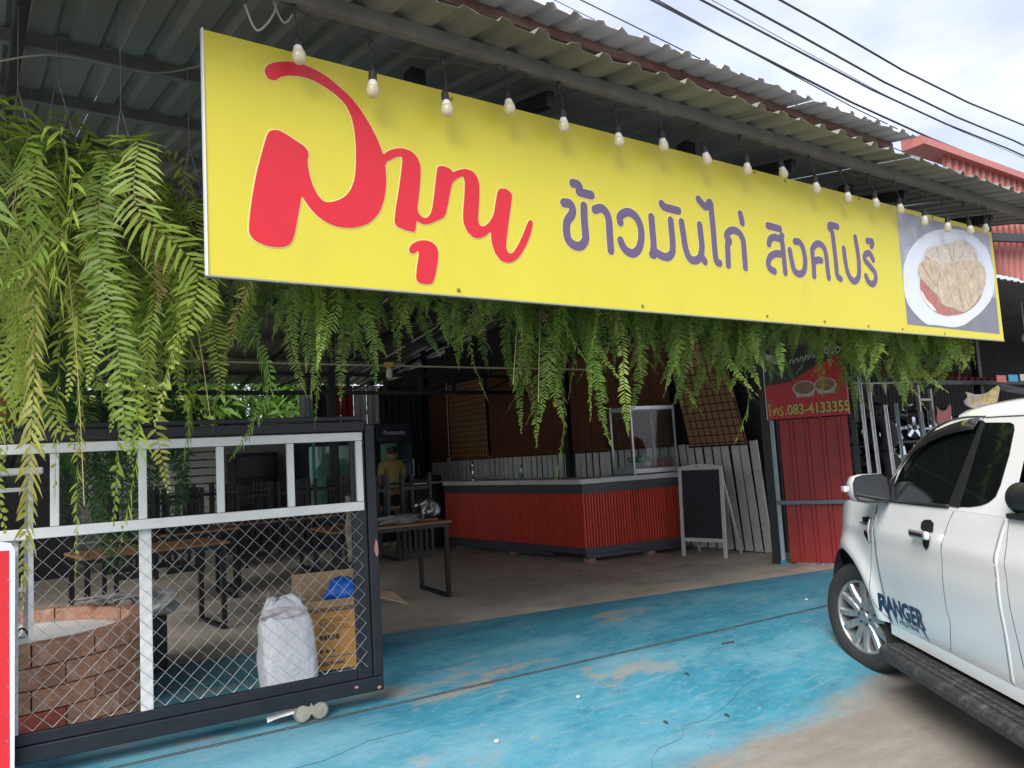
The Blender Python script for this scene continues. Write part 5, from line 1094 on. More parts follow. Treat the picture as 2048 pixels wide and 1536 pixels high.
for y in (-.36, -1.5): MB().obox((.98, y, .92), (.10, -.10 if y > -.9 else .10, 0), (.02, .02 if y > -.9 else -.02, 0), (0, 0, .085)).build('headlight', m_lamp, TR, local=True, bevel=.015)
# greenhouse
AP = [(1.205, -.30), (1.293, -.405), (1.434, -.52), (1.581, -.72), (1.656, -.90), (1.70, -1.08)]
def sfront(z):
    for (a, b), (c, d) in zip(AP, AP[1:]):
        if z <= c: return b + (d - b) * (z - a) / (c - a)
    return AP[-1][1]
zz = [1.206, 1.25, 1.293, 1.36, 1.434, 1.51, 1.581, 1.62, 1.656, 1.68, 1.70]
rows = [[(sfront(z) + (-1.80 - .04 * (1.7 - z) - sfront(z)) * k / 12, ws(z), z) for k in range(13)] for z in zz]
both(MB().grid(rows)).build('cab_side', m_paint, TR, local=True, smooth=True)
rf = [(ws(1.70), 1.70), (-.255, 1.735), (-.31, 1.762), (-.42, 1.785), (-.65, 1.80), (-.93, 1.805)]
rows = [[((sfront(1.70) + .10 * (j / 5) ** .7) + (-1.79 - sfront(1.70) - .10 * (j / 5) ** .7) * k / 12, y, z - .02 * (k / 12) ** 4 - .02 * (1 - k / 12) ** 4) for k in range(13)] for j, (y, z) in enumerate(rf)]
both(MB().grid(rows)).build('roof', m_paint, TR, local=True, smooth=True)
# windscreen and rear window
rows = []
for i, z in enumerate(zz):
    v = i / (len(zz) - 1); L_ = V((sfront(z), ws(z), z)); cx = .05 + (-.98 - .05) * v; cz = 1.20 + .59 * v; R_ = V(mir(L_)); Cn = V((cx, -HW, cz)); r = []
    for k in range(15): f = k / 14; r.append(tuple(L_ * ((1 - f) * (1 - 2 * f)) + Cn * (4 * f * (1 - f)) + R_ * (f * (2 * f - 1))))
    rows.append(r)
MB().grid(rows, flip=False).build('windscreen', m_tint, TR, local=True, smooth=True)
MB().box(-1.815, -1.80, -1.62, -.24, 1.24, 1.68).build('rear_window', m_tint, TR, local=True)
MB().box(-1.80, -1.79, -1.8, -.06, .42, 1.24).build('cab_back', m_paint, TR, local=True)
def side_poly(name, poly, mat, lift, parent=TR, thick=.004, bev=0):
    return MB().prism(poly, lambda s, z: (s, ws(z) + lift, z), (0, -thick, 0)).build(name, mat, parent, local=True, fix=True, bevel=bev)
both_n = [0]
WF = [(-.545, 1.208), (-.50, 1.30), (-.555, 1.41), (-.64, 1.50), (-.75, 1.572), (-.88, 1.615), (-1.03, 1.646), (-1.18, 1.667), (-1.350, 1.678), (-1.334, 1.609), (-1.232, 1.227)]
WQ = [(-1.385, 1.664), (-1.62, 1.655), (-1.655, 1.645), (-1.675, 1.615), (-1.683, 1.51), (-1.672, 1.35), (-1.655, 1.295), (-1.61, 1.265), (-1.544, 1.245), (-1.45, 1.232), (-1.345, 1.226)]
WB = [(-1.232, 1.224), (-1.334, 1.609), (-1.352, 1.679), (-1.386, 1.667), (-1.345, 1.222)]
WM = [(-.335, 1.212), (-.40, 1.285), (-.505, 1.385), (-.50, 1.30), (-.545, 1.206)]
for nm, poly, mt, lf in (('side_window', WF, m_tint, .003), ('quarter_window', WQ, m_tint, .003), ('door_pillar', WB, m_blk, .005), ('mirror_triangle', WM, m_blk, .006)):
    a = side_poly(nm, poly, mt, lf); mb = MB(); mb.v = [mir(v.co) for v in a.data.vertices]; mb.f = [tuple(p.vertices)[::-1] for p in a.data.polygons]; mb.build(nm, mt, TR, local=True)
def tube_side(pts, r, lift, name, mat, k=6, flat_=1.0): return MB().tube([(s, yo(s, z) + lift if z < 1.2 else ws(z) + lift, z) for s, z in [(p.x, p.z) for p in smooth_line([(a, 0, b) for a, b in pts], k)]], r, 6).build(name, mat, TR, local=True, smooth=True)
tube_side([(-.50, 1.209), (-.9, 1.213), (-1.24, 1.222)], .011, .004, 'window_sill_trim', m_blk)
vis = [(-.555, 1.43), (-.64, 1.515), (-.75, 1.588), (-.88, 1.632), (-1.03, 1.663), (-1.18, 1.683), (-1.352, 1.694)]
mb = MB().grid([[(s - .0 * j, ws(z - j * .075) + .012 + .016 * j, z - j * .062) for s, z in vis] for j in (0, .5, 1)]); mb.build('rain_visor', M('smoked_acrylic', (.02, .02, .022), .12, coat=.5), TR, local=True, smooth=True).modifiers.new('t', 'SOLIDIFY').thickness = .003
for pts in ([(-.335, 1.195), (-.27, 1.0), (-.255, .93), (-.19, .70), (-.165, .57), (-.215, .48), (-.33, .415)], [(-1.30, 1.20), (-1.25, 1.12), (-1.215, 1.009), (-1.185, .80), (-1.16, .66), (-1.17, .60), (-1.13, .5), (-1.085, .415)], [(-.20, 1.185), (-.33, 1.19)]): tube_side(pts, .0028, -.0008, 'panel_gap', m_seam)
tube_side([(-1.385, 1.69), (-1.55, 1.688), (-1.76, 1.683)], .0035, .0, 'panel_gap', m_seam); tube_side([(-1.36, 1.682), (-1.38, 1.70)], .003, .0, 'panel_gap', m_seam)
tube_side([(-.42, 1.315), (-.53, 1.45), (-.73, 1.60), (-.91, 1.672), (-1.15, 1.70), (-1.38, 1.695)], .006, -.001, 'door_frame_seam', m_seam)
tube_side([(-1.785, 1.19), (-1.75, 1.10), (-1.735, 1.02), (-1.725, .85), (-1.717, .696), (-1.70, .55), (-1.665, .41)], .034, -.029, 'body_crease', m_paint)
# vent, handle, decals
MB().prism([(-.10, 1.075), (-.20, 1.085), (-.245, 1.075), (-.245, .925), (-.20, .92), (-.15, .96)], lambda s, z: (s, yo(s, z) + .006, z), (0, -.01, 0)).build('fender_vent', M('gloss_black', (.01, .01, .012), .12, coat=1), TR, local=True, fix=True, bevel=.003)
tube_side([(-.248, 1.075), (-.25, 1.0), (-.242, .922)], .008, .012, 'vent_chrome', m_chrome); tube_side([(-.10, 1.04), (-.235, 1.045)], .005, .012, 'vent_chrome', m_chrome)
hc = [(-.985, 1.06), (-.955, 1.085), (-.96, 1.115), (-1.0, 1.132), (-1.06, 1.135), (-1.10, 1.12), (-1.10, 1.07)]
MB().prism(hc, lambda s, z: (s, yo(s, z) + .004, z), (0, -.006, 0)).build('handle_cup', m_blk, TR, local=True, fix=True); MB().prism([(-.985, 1.045), (-1.08, 1.045), (-1.07, .985), (-1.04, .965), (-1.01, .985)], lambda s, z: (s, yo(s, z) + .004, z), (0, -.006, 0)).build('handle_cup', m_blk, TR, local=True, fix=True)
MB().box(-1.125, -.915, .012, .045, 1.03, 1.078).build('door_handle', M('satin_chrome', (.70, .71, .73), .3, metal=.7), TR, local=True, bevel=.012); MB().box(-1.10, -.94, .0455, .047, 1.045, 1.063).build('handle_inlay', m_blk, TR, local=True)
def decal(txt, size, s0, z0, slope, mat, bold, shear, sx=1.0, zs=1.0, name='lettering'):
    v, f = text_mesh(txt, size, bold, shear); mb = MB()
    pts = [(s0 - p[0] * sx, z0 + p[1] * zs + p[0] * sx * slope) for p in v]
    mb.add([(s, yo(s, z) + .004, z) for s, z in pts], f).build(name, mat, TR, local=True); return mb
decal('RANGER', .155, -.225, .475, .0, m_decal, .0065, .12, 1.0, 1.0)
decal('WILDTRAK', .055, -.46, .432, .0, m_decal2, .001, .1, 1.0, .75)
for pts in ([(-.30, .475), (-.335, .475), (-.345, .40)], [(-.40, .475), (-.43, .475), (-.43, .42)], [(-.76, .475), (-.80, .475), (-.84, .405)]): MB().prism(pts, lambda s, z: (s, yo(s, z) + .0038, z), (0, -.002, 0)).build('decal_spike', m_decal, TR, local=True, fix=True)
# mirror
mi = MB(); prof = [(-.04, 1.20), (.10, 1.20), (.165, 1.215), (.185, 1.25), (.185, 1.33), (.165, 1.37), (.12, 1.382), (.0, 1.382), (-.035, 1.36)]
rows = []
for x, k in ((-.52, 1.0), (-.50, 1.03), (-.46, 1.03), (-.40, .96), (-.34, .78), (-.31, .45)): rows.append([(x, .07 + (y - .07) * k, 1.29 + (z - 1.29) * k) for y, z in prof + prof[:1]])
mh = mi.grid(rows).build('mirror_housing', m_paint, TR, local=True, smooth=True)
MB().prism([(.07 + (y - .07) * .99, 1.29 + (z - 1.29) * .99) for y, z in prof], lambda y, z: (-.514, y, z), (.01, 0, 0)).build('mirror_bezel', m_blk, mh, local=True, fix=True)
MB().prism([(.075 + (y - .075) * .82, 1.29 + (z - 1.29) * .82) for y, z in prof], lambda y, z: (-.518, y, z), (.003, 0, 0)).build('mirror_glass', M('mirror_silver', (.22, .24, .24), .02, metal=1, var=0), mh, local=True, fix=True)
MB().bar((-.44, -.06, 1.205), (-.44, .02, 1.225), .07, .04).build('mirror_arm', m_blk, mh, local=True); MB().box(-.42, -.36, .18, .205, 1.27, 1.31).build('turn_signal', m_lamp, mh, local=True, bevel=.008)
# wheels
def wheel(name, s, y, side, steer, proto=None):
    if proto: w = share(proto, TR); [share(c, w) for c in proto.children]
    else:
        R_ = .372; prof = [(.255, -.105), (.30, -.125), (.345, -.125), (.365, -.11), (R_, -.09), (R_, .09), (.365, .11), (.345, .125), (.30, .125), (.262, .112), (.252, .10)]
        w = MB().lathe(prof, (0, 0, 0), 56, 'y').build('tyre', m_tyre, TR, local=True, smooth=True)
        mb = MB()
        for k in range(56): a = 2 * math.pi * k / 56; c, s_ = math.cos(a), math.sin(a); [mb.obox((c * (R_ + .002), yy, s_ * (R_ + .002)), (c * .004, 0, s_ * .004), (0, .026, 0), (-s_ * .014, 0, c * .014)) for yy in (-.062, 0, .062)]
        mb.build('tread_blocks', m_tyre, w, local=True)
        rim = MB().lathe([(.258, .105), (.252, .112), (.243, .108), (.237, .09), (.228, .03), (.226, -.10)], (0, 0, 0), 48, 'y').build('rim', m_rim, w, local=True, smooth=True)
        MB().lathe([(0, .035), (.22, .03), (.225, .028)], (0, 0, 0), 32, 'y').build('brake_disc', m_well, w, local=True)
        for k in range(6):
            a = 2 * math.pi * k / 6 + .3; q = MB()
            for sg in (-1, 1):
                pts = [(.05, sg * .026, .085), (.12, sg * .030, .092), (.18, sg * .042, .098), (.236, sg * .062, .10)]
                for (r0, t0, h0), (r1, t1, h1) in zip(pts, pts[1:]):
                    c, s_ = math.cos(a), math.sin(a); f = lambda r, t, h: V((r * c - t * s_, h, r * s_ + t * c))
                    wd = .027; A_ = [f(r0, t0 - wd, h0 - .012), f(r0, t0 + wd, h0 - .012), f(r1, t1 + wd, h1 - .012), f(r1, t1 - wd, h1 - .012)]; B_ = [f(r0, t0 - wd * .6, h0 + .006), f(r0, t0 + wd * .6, h0 + .006), f(r1, t1 + wd * .6, h1 + .004), f(r1, t1 - wd * .6, h1 + .004)]; D_ = [v - V((0, .05, 0)) for v in A_]
                    q.add(D_ + A_ + B_, [(4,5,9,8), (5,6,10,9), (6,7,11,10), (7,4,8,11), (8,9,10,11), (0,1,5,4), (1,2,6,5), (2,3,7,6), (3,0,4,7)])
            q.build('spoke', m_rim, w, local=True, fix=True)
        MB().lathe([(0, .104), (.035, .103), (.04, .096), (.066, .088), (.07, .05)], (0, 0, 0), 24, 'y').build('hub', m_rim, w, local=True, smooth=False)
        for k in range(6): a = 2 * math.pi * k / 6 + .8; MB().lathe([(0, .1), (.009, .098), (.009, .08)], (.053 * math.cos(a), 0, .053 * math.sin(a)), 6, 'y').build('wheel_nut', m_blk, w, local=True)
    w.location = (s, y, .345); w.rotation_euler = (0, random.uniform(0, 1), steer + (0 if side > 0 else math.pi)); return w
WP = wheel('w', SC - .05, -.145, 1, math.radians(20)); wheel('w', SC - .05, -2 * HW + .145, -1, math.radians(20), WP); wheel('w', RC, -.15, 1, 0, WP); wheel('w', RC, -2 * HW + .15, -1, 0, WP)
for sc in (SC, RC):
    mb = MB().grid([[(sc + (AR + .03) * math.cos(a), y, ZC + (AR + .03) * math.sin(a)) for a in [math.pi * k / 16 for k in range(17)]] for y in (-.03, -.40)]); both(mb).build('wheel_well', m_well, TR, local=True)
    both(MB().box(sc - AR, sc + AR, -.41, -.40, .35, .95)).build('wheel_well', m_well, TR, local=True)
both(MB().box(SC - AR - .02, SC - AR, -.32, -.07, .16, .5)).build('mud_flap', m_well, TR, local=True)
MB().box(-3.6, .95, -1.55, -.31, .30, .40).build('chassis', m_well, TR, local=True)
# running boards
for sg in (0, 1):
    def q(s, y, z): return mir((s, y, z)) if sg else (s, y, z)
    sec = [(-.16, .30), (.045, .295), (.085, .282), (.10, .255), (.075, .205), (-.16, .20)]; rows = []
    for s, k in ((-.345, .35), (-.36, .7), (-.40, .92), (-.46, 1), (-2.0, 1), (-2.2, 1), (-2.26, .8)): rows.append([q(s, -.16 + (y + .16) * k, .25 + (z - .25) * (.6 + .4 * k)) for y, z in sec + sec[:1]])
    rb = MB().grid(rows, flip=not sg).add([q(-.345, -.16 + (y + .16) * .35, .25 + (z - .25) * .74) for y, z in sec], [tuple(range(6))]).build('running_board', m_step, TR, local=True, fix=True, bevel=.004)
    if sg == 0:
        k = 0; s = -.50
        while s > -2.0:
            for y in (-.045, -.005, .035): MB().box(s - .055, s, y - .016, y + .016, .297 - (.002 if y < .02 else .004), .3045 - (.0 if y < .02 else .002)).build('tread_pad', m_step, rb, local=True)
            s -= .066
# sports bar tube over the bed and its foot
MB().lathe([(.062, -.02), (.066, 0), (.07, -.004)], (0, 0, 0), 20, 'x')
MB().tube([(-1.86, -.085, 1.30), (-3.0, -.085, 1.30)], .072, 20, False).build('bed_rail_tube', m_blk, TR, local=True, smooth=True)
MB().lathe([(.0, -.03), (.05, -.03), (.056, 0), (.068, .014), (.074, .010), (.074, -.02)], (-1.862, -.085, 1.30), 24, 'x').build('tube_end', m_blk, TR, local=True, smooth=False)
MB().box(-3.2, -1.82, -.16, -.02, 1.205, 1.232).build('bed_rail_cap', m_blk, TR, local=True, bevel=.01)
# ------------------------------------------------------------------ red folding panel with phone poster (plane: RP + u*RU)
RP, RU = V((7.569, 5.549, 0)), V((.385, -.923, 0)); RN = V((.923, .385, 0))      # RN points away from the street
def rp(u, z, d=0): return RP + RU * u + V((0, 0, z)) + RN * d
m_redm = M('dull_red_metal', (.32, .026, .024), .42, metal=.1, var=.15, scale=3, dirt=((.10, .02, .02), 4, .55, .75, .5)); m_pale = M('pale_blue_paint', (.34, .42, .45), .5, var=.1)
pan = thing('red_metal_panel', 'tall dark red ribbed metal panel beside the white planks', 'panel', tuple(rp(.36, .3)))
pr = [(0, 0), (.11, 0), (.12, -.02), (.15, -.02), (.16, 0), (.275, 0), (.285, -.02), (.315, -.02), (.325, 0), (.45, 0), (.46, -.02), (.49, -.02), (.50, 0), (.62, 0), (.63, -.02), (.66, -.02), (.67, 0), (.735, 0)]
MB().grid([[rp(u, z, d) for u, d in pr] for z in (.33, 1.03, 1.93)], flip=True).build('ribbed_sheet', m_redm, pan).modifiers.new('t', 'SOLIDIFY').thickness = .002
MB().bar(rp(-.075, .30, -.03), rp(-.075, 1.93, -.03), .04, .04, up=tuple(RU)).build('post', m_pale, pan, bevel=.004)
MB().bar(rp(-.09, 1.0, -.055), rp(.74, 1.0, -.055), .03, .045).build('cross_bar', M('grey_bar', (.16, .18, .20), .5, metal=.3), pan, bevel=.003)
MB().bar(rp(-.155, .30, .06), rp(-.155, 3.3, .06), .12, .10, up=tuple(RU)).build('dark_post', m_black, pan, bevel=.004)
MB().bar(rp(.79, .26, .02), rp(.79, 3.2, .02), .05, .05, up=tuple(RU)).build('post', m_black, pan)
o = MB().grid([[rp(.05 + u, z, .05 - d) for u, d in ribs(8, .1, .015)] for z in (.2, .32)]).build('kick_sheet', m_whitepl, pan)
MB().bar(rp(-.075, .25, -.035), rp(-.075, .36, -.035), .05, .05, up=tuple(RU)).build('post_foot', M('blue_foot', (.03, .28, .42), .5), pan)
po = thing('phone_poster', 'red food poster with a phone number in gold, above the red panel', 'poster', tuple(rp(.33, 1.94, -.08)))
PU0, PU1, PZ0, PZ1 = -.107, .782, 1.945, 2.86
def pq(u, z, d=-.08): return rp(u, z, d)
def pflat(name, poly, mat, lift): return MB().prism(poly, lambda u, z: pq(u, z, -.08 - lift), RN * .0012).build(name, mat, po, fix=True)
MB().obox(pq((PU0 + PU1) / 2, (PZ0 + PZ1) / 2, -.07), RU * (PU1 - PU0) / 2, RN * .01, V((0, 0, (PZ1 - PZ0) / 2))).build('board', M('poster_red', (.55, .016, .022), .38, var=.06), po)
pflat('dark_field', [(PU0 + .005, 2.33), (.20, 2.36), (.45, 2.50), (PU1 - .005, 2.62), (PU1 - .005, PZ1 - .004), (PU0 + .005, PZ1 - .004)], M('poster_black', (.012, .010, .011), .4), .0015)
pflat('white_edge', [(PU0, PZ0), (PU0 + .01, PZ0), (PU0 + .01, PZ1), (PU0, PZ1)], m_white, .003); pflat('white_edge', [(PU1 - .014, PZ0), (PU1, PZ0), (PU1, PZ1), (PU1 - .014, PZ1)], M('pinkish_edge', (.62, .25, .32), .4), .003)
m_cup = M('cup_print', (.42, .36, .32), .4, var=.25, scale=20); m_cup2 = M('cup_rim_print', (.55, .52, .48), .4); m_food = M('food_print', (.26, .13, .06), .4, var=.45, scale=40)
for cx, cz, s in ((.33, 2.27, 1.0), (.555, 2.285, .95)):
    E = lambda rx, rz_, dz=0: [(cx + rx * s * math.cos(a), cz + dz + rz_ * s * math.sin(a)) for a in [k * math.pi / 12 for k in range(24)]]
    pflat('printed_cup', [(cx - .115 * s, cz), (cx - .09 * s, cz - .10 * s), (cx + .09 * s, cz - .10 * s), (cx + .115 * s, cz)], m_cup, .0022); pflat('printed_cup_rim', E(.125, .085), m_cup2, .0034); pflat('printed_food', E(.108, .07, .005), m_food, .0048)
pflat('printed_bowl', [(PU0 + .012, 2.72), (.05, 2.66), (.09, 2.60), (.10, 2.56), (.02, 2.58), (PU0 + .012, 2.66)], m_cup2, .0034)
def poly_text(txt, u0, z0, size, mat, bold, lift, sx=1.0, name='lettering'):
    v, f = text_mesh(txt, size, bold); MB().add([pq(u0 + p[0] * sx, z0 + p[1], -.08 - lift) for p in v], f).build(name, mat, po)
m_gold = M('gold_print', (.62, .45, .10), .4, var=.05)
poly_text('.083-4133355', .098, 1.985, .165, m_black, .011, .0022, .755, 'number_outline'); poly_text('.083-4133355', .098, 1.985, .165, m_gold, .0045, .0036, .755, 'phone_number')
def pen(pts, w, mat, lift, name):
    mb = MB(); P_ = smooth_line([(a, 0, b) for a, b in pts], 4); mb.tube([pq(p.x, p.z, -.08 - lift) for p in P_], w, 6).build(name, mat, po)
TH = [[(-.045, 2.105), (-.075, 2.12), (-.068, 2.08), (-.07, 2.00), (-.055, 1.99)], [(-.03, 2.06), (-.022, 1.99)], [(-.022, 2.0), (0.005, 2.065), (.02, 2.05), (.022, 1.99)], [(.045, 2.0), (.06, 1.985), (.075, 2.01), (.05, 2.045), (.06, 2.075), (.085, 2.07)]]
for s_ in TH: pen(s_, .0095, m_gold, .003, 'thai_lettering')
m_wl = M('white_letter_print', (.62, .62, .58), .4)
for k in range(6): u = .20 + k * .055; pen([(u, 2.56 + .02 * k * .5), (u + .012, 2.60 + .01 * k), (u + .034, 2.60 + .01 * k), (u + .036, 2.555 + .01 * k)], .006, m_wl, .003, 'thai_lettering')
for k in range(3): u = .58 + k * .06; pen([(u, 2.66), (u + .02, 2.70), (u + .042, 2.66), (u + .02, 2.63), (u + .005, 2.65)], .007, m_wl, .003, 'thai_lettering')
# pale metal strips leaning by the poster
for i, (a, b, w_, lab) in enumerate((((7.93, 4.70, .20), (7.91, 4.73, 3.15), .055, 'tall pale metal strip leaning right against the poster edge'), ((7.99, 4.62, .20), (7.97, 4.66, 2.42), .06, 'pale metal strip leaning, second from the poster'), ((8.08, 4.5, .20), (8.06, 4.54, 2.02), .05, 'shorter shiny metal strip right of the two tall pale ones'), ((8.15, 4.42, .20), (8.13, 4.46, 2.03), .04, 'short metal strip next to the outermost tyre'), ((8.42, 4.28, .20), (8.37, 4.32, 1.92), .022, 'thin metal rod standing alone right of the strips'))):
    mb = MB(); mb.bar(a, b, w_, .006, up=(.83, -.56, 0)); mb.bar(V(a) + V((.012, .018, 0)), V(b) + V((.012, .018, 0)), .008, .03, up=(.83, -.56, 0)); o = mb.build('metal_strip', m_alu if i < 3 else m_pale); o['kind_note'] = 0; del o['kind_note']; tag(o, lab, 'metal strip', 'metal strips leaning by the red panel')

# ------------------------------------------------------------------ neighbouring garage
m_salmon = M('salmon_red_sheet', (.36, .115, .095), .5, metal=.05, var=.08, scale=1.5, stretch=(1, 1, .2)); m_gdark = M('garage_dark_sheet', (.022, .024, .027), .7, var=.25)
ga = thing('garage_building', 'neighbouring red metal garage with a dark open front', 'garage', (12, 6, .25))
for i in range(16):
    x0 = 8.75 + i * .8; zb = 3.50 - .06 * i * .3
    MB().grid([[(x0 + u, 4.0 - d, z) for u, d in ribs(5, .16, .03)] for z in (zb, 4.75)]).build('fascia_sheet', m_salmon, ga)
MB().prism([(3.95, 4.73), (3.90, 4.735), (3.92, 4.83), (4.14, 4.87), (4.14, 4.73)], lambda y, z: (8.18, y, z), (14, 0, 0)).build('ridge_cap', m_salmon, ga, fix=True)
for i in range(14): MB().grid([[(8.3 + i * 1.4 + u, y, z + d) for u, d in ribs(8, .175, .025)] for y, z in ((4.08, 3.46), (11.5, 4.25))]).build('roof_sheet', M('garage_roof_sheet', (.13, .13, .13), .5, metal=.2, var=.25) if i == 0 else bpy.data.materials['garage_roof_sheet'], ga)
for a, b in (((8.9, 3.86, 4.0), (16.5, 3.86, 4.9)), ((8.9, 3.86, 3.80), (16.5, 3.86, 4.55))): MB().bar(a, b, .06, .09).build('truss_chord', m_black, ga)
for x in (10.45, 11.6, 12.8): MB().bar((x, 3.86, 3.9), (x, 3.86, 4.2), .05, .05).build('truss_post', m_black, ga)
for x, y in ((12.6, 5.6), (9.2, 7.0), (16.5, 5.0)): MB().box(x - .05, x + .05, y - .05, y + .05, .25, 3.65).build('column', m_black, ga)
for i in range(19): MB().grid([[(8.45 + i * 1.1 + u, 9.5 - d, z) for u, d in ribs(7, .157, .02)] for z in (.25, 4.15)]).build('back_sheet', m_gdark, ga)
for z, (y0, y1) in ((2.95, (7.5, 7.5)), (3.3, (6, 6))): MB().bar((8.5, y0, z), (17, y1, z + .2), .06, .1).build('roof_purlin', m_black, ga)
MB().bar((11.2, 7.4, 2.9), (13.2, 7.4, 3.6), .05, .05).build('brace', m_black, ga); MB().bar((12.0, 7.4, 3.5), (14.5, 7.4, 2.8), .05, .05).build('brace', m_black, ga)
# red tiled lean-to in the garage yard
tl = thing('tiled_leanto', 'low lean-to roof of red tiles seen beyond the truck roof', 'roof', (12.5, 6.4, 2.6)); m_tile = M('red_roof_tile', (.24, .075, .06), .6, var=.25, scale=8, rnd=.15)
tp_ = None
for r in range(5):
    for k in range(14):
        if tp_ is None: tp_ = o = MB().grid([[(.2 * a, .30 * b, .05 * b + .028 * math.sin(math.pi * 2 * a) - .02 * (b > .5)) for a in frange(0, 1, 6)] for b in (0, 1)]).build('roof_tile', m_tile, tl, local=True, smooth=True)
        else: o = share(tp_, tl)
        o.location = (-1.7 + k * .205, -1.0 + r * .28, -.16 + r * .07); o.rotation_euler = (.05, 0, 0)
MB().bar((10.8, 5.42, 2.38), (14.0, 5.42, 2.40), .05, .06).build('eave_beam', m_black, tl)
# cloths, flags, hanging things
def drape(name, P0, P1, drop, mat, label, cat, amp=.03, n=22):
    P0, P1 = V(P0), V(P1); rows = []
    for j in range(9):
        v = j / 8; r = []
        for i in range(n + 1): u = i / n; p = P0.lerp(P1, u) + V((0, 0, -drop * v * (.5 + .5 * math.sin(math.pi * u) ** .7) - .08 * math.sin(math.pi * u))); r.append(tuple(p + V((.2, -.9, 0)).normalized() * amp * math.sin(13 * u + 4 * v) * (.4 + v)))
        rows.append(r)
    o = MB().grid(rows).build(name, mat, smooth=True); o.modifiers.new('t', 'SOLIDIFY').thickness = .003; tag(o, label, cat); return o
drape('patterned_cloth', (11.5, 5.3, 2.24), (12.3, 5.2, 2.33), .26, M('yellow_pattern_cloth', (.55, .46, .20), .8, var=.4, scale=9, dirt=((.42, .36, .50), 6, .48, .56, .9)), 'yellow and lilac patterned cloth sagging above the truck roof', 'cloth')
drape('dark_tarp', (12.3, 5.2, 2.36), (14.2, 5.0, 2.34), .12, M('dark_tarp', (.05, .055, .065), .6), 'dark tarpaulin stretched beside the patterned cloth', 'tarpaulin')
for i, (c, nm) in enumerate((((.55, .15, .12), 'coral'), ((.04, .35, .62), 'sky blue'), ((.62, .64, .60), 'white'))):
    o = MB().box(12.2 + i * .34, 12.5 + i * .34, 5.16 - i * .02, 5.17 - i * .02, 2.37 + .01 * i, 2.47 + .01 * i).build('awning_strip', M(nm.replace(' ', '_') + '_strip', c, .5)); tag(o, '%s strip above the dark tarpaulin' % nm, 'strip')
o = MB().box(14.2, 16.2, 5.6, 5.62, 2.42, 2.56).build('cream_board', M('cream_board', (.60, .52, .38), .5)); tag(o, 'long cream board above the truck roof at the right edge', 'board')
o = drape('red_checked_towel', (10.95, 5.45, 2.05), (11.25, 5.4, 2.08), .32, M('dusty_pink_towel', (.32, .12, .12), .85, var=.25, scale=18), 'dusty pink towel hanging beside the ladder rack', 'towel', amp=.012)
for i in range(7):
    x = 9.0 + i * .36; o = MB().prism([(0, 0), (.14, 0), (.07, -.2)], lambda u, z: (x + u, 5.9, 2.42 + z - .03 * math.sin(i)), (0, .003, 0)).build('pennant', M('pennant_cloth', (.34, .31, .22), .8, var=.3) if i == 0 else bpy.data.materials['pennant_cloth'], fix=True); tag(o, 'small faded pennant in the dark garage, %s from the left' % ORD[i], 'pennant', 'pennants hung across the garage')
o = MB().tube(smooth_line([(8.6, 5.9, 2.44), (10.2, 5.9, 2.42), (11.7, 5.9, 2.46)], 6), .012, 5).build('pennant_line', m_pale); tag(o, 'pale line carrying the pennants across the garage', 'line')
# ladder-like rack
rk = thing('ladder_rack', 'upright grey ladder rack standing in the dark garage', 'rack', (10.8, 5.5, .25))
for a, b in (((10.62, 5.5, .25), (10.60, 5.5, 2.35)), ((11.0, 5.5, .25), (10.92, 5.5, 2.3))): MB().bar(a, b, .04, .04).build('upright', m_galv, rk)
for z in (.55, .95, 1.35, 1.75, 2.15): MB().bar((10.64, 5.5, z), (10.95, 5.5, z), .03, .03).build('rung', m_galv, rk)
# wheel rims piled on shelves
sh = thing('rim_shelf', 'dark steel shelf stacked with wheel rims in the garage', 'shelf', (13.2, 7, .25))
for z in (.62, 1.08, 1.55): MB().box(11.5, 15.0, 6.7, 7.3, z, z + .03).build('shelf_board', m_black, sh)
for x in (11.53, 13.2, 14.97): MB().box(x - .02, x + .02, 6.72, 6.76, .25, 2.1).build('upright', m_black, sh)
r0 = thing('wheel_rim', 'x', 'wheel rim', (0, 0, 0))
MB().lathe([(.19, -.08), (.2, -.07), (.185, -.05), (.18, .05), (.195, .07), (.19, .08)], (0, 0, 0), 22, 'y').build('barrel', m_chrome, r0, local=True, smooth=True)
for k in range(5):
    a = k * 1.2566; mb = MB().obox((.105 * math.cos(a), -.05, .105 * math.sin(a)), (.08 * math.cos(a), 0, .08 * math.sin(a)), (0, .012, 0), (-.026 * math.sin(a), 0, .026 * math.cos(a))); mb.build('spoke', m_chrome, r0, local=True)
MB().lathe([(0, -.07), (.045, -.065), (.05, -.03)], (0, 0, 0), 12, 'y').build('hub', m_darkmetal, r0, local=True)
first = True
for z in (.85, 1.31, 1.78):
    for k in range(8):
        if random.random() < .12: continue
        t = r0 if first else copy_tree(r0); first = False; t.location = (11.75 + k * .42 + random.uniform(-.05, .05), 6.95 + random.uniform(-.08, .08), z); t.rotation_euler = (random.uniform(-.25, .25), random.uniform(0, 6), random.uniform(-.5, .5)); tag(t, 'chrome wheel rim on the %s garage shelf, %s from the left' % ({.85: 'bottom', 1.31: 'middle', 1.78: 'top'}[z], ORD[k]), 'wheel rim', 'chrome wheel rims on the garage shelf')
ty0 = None
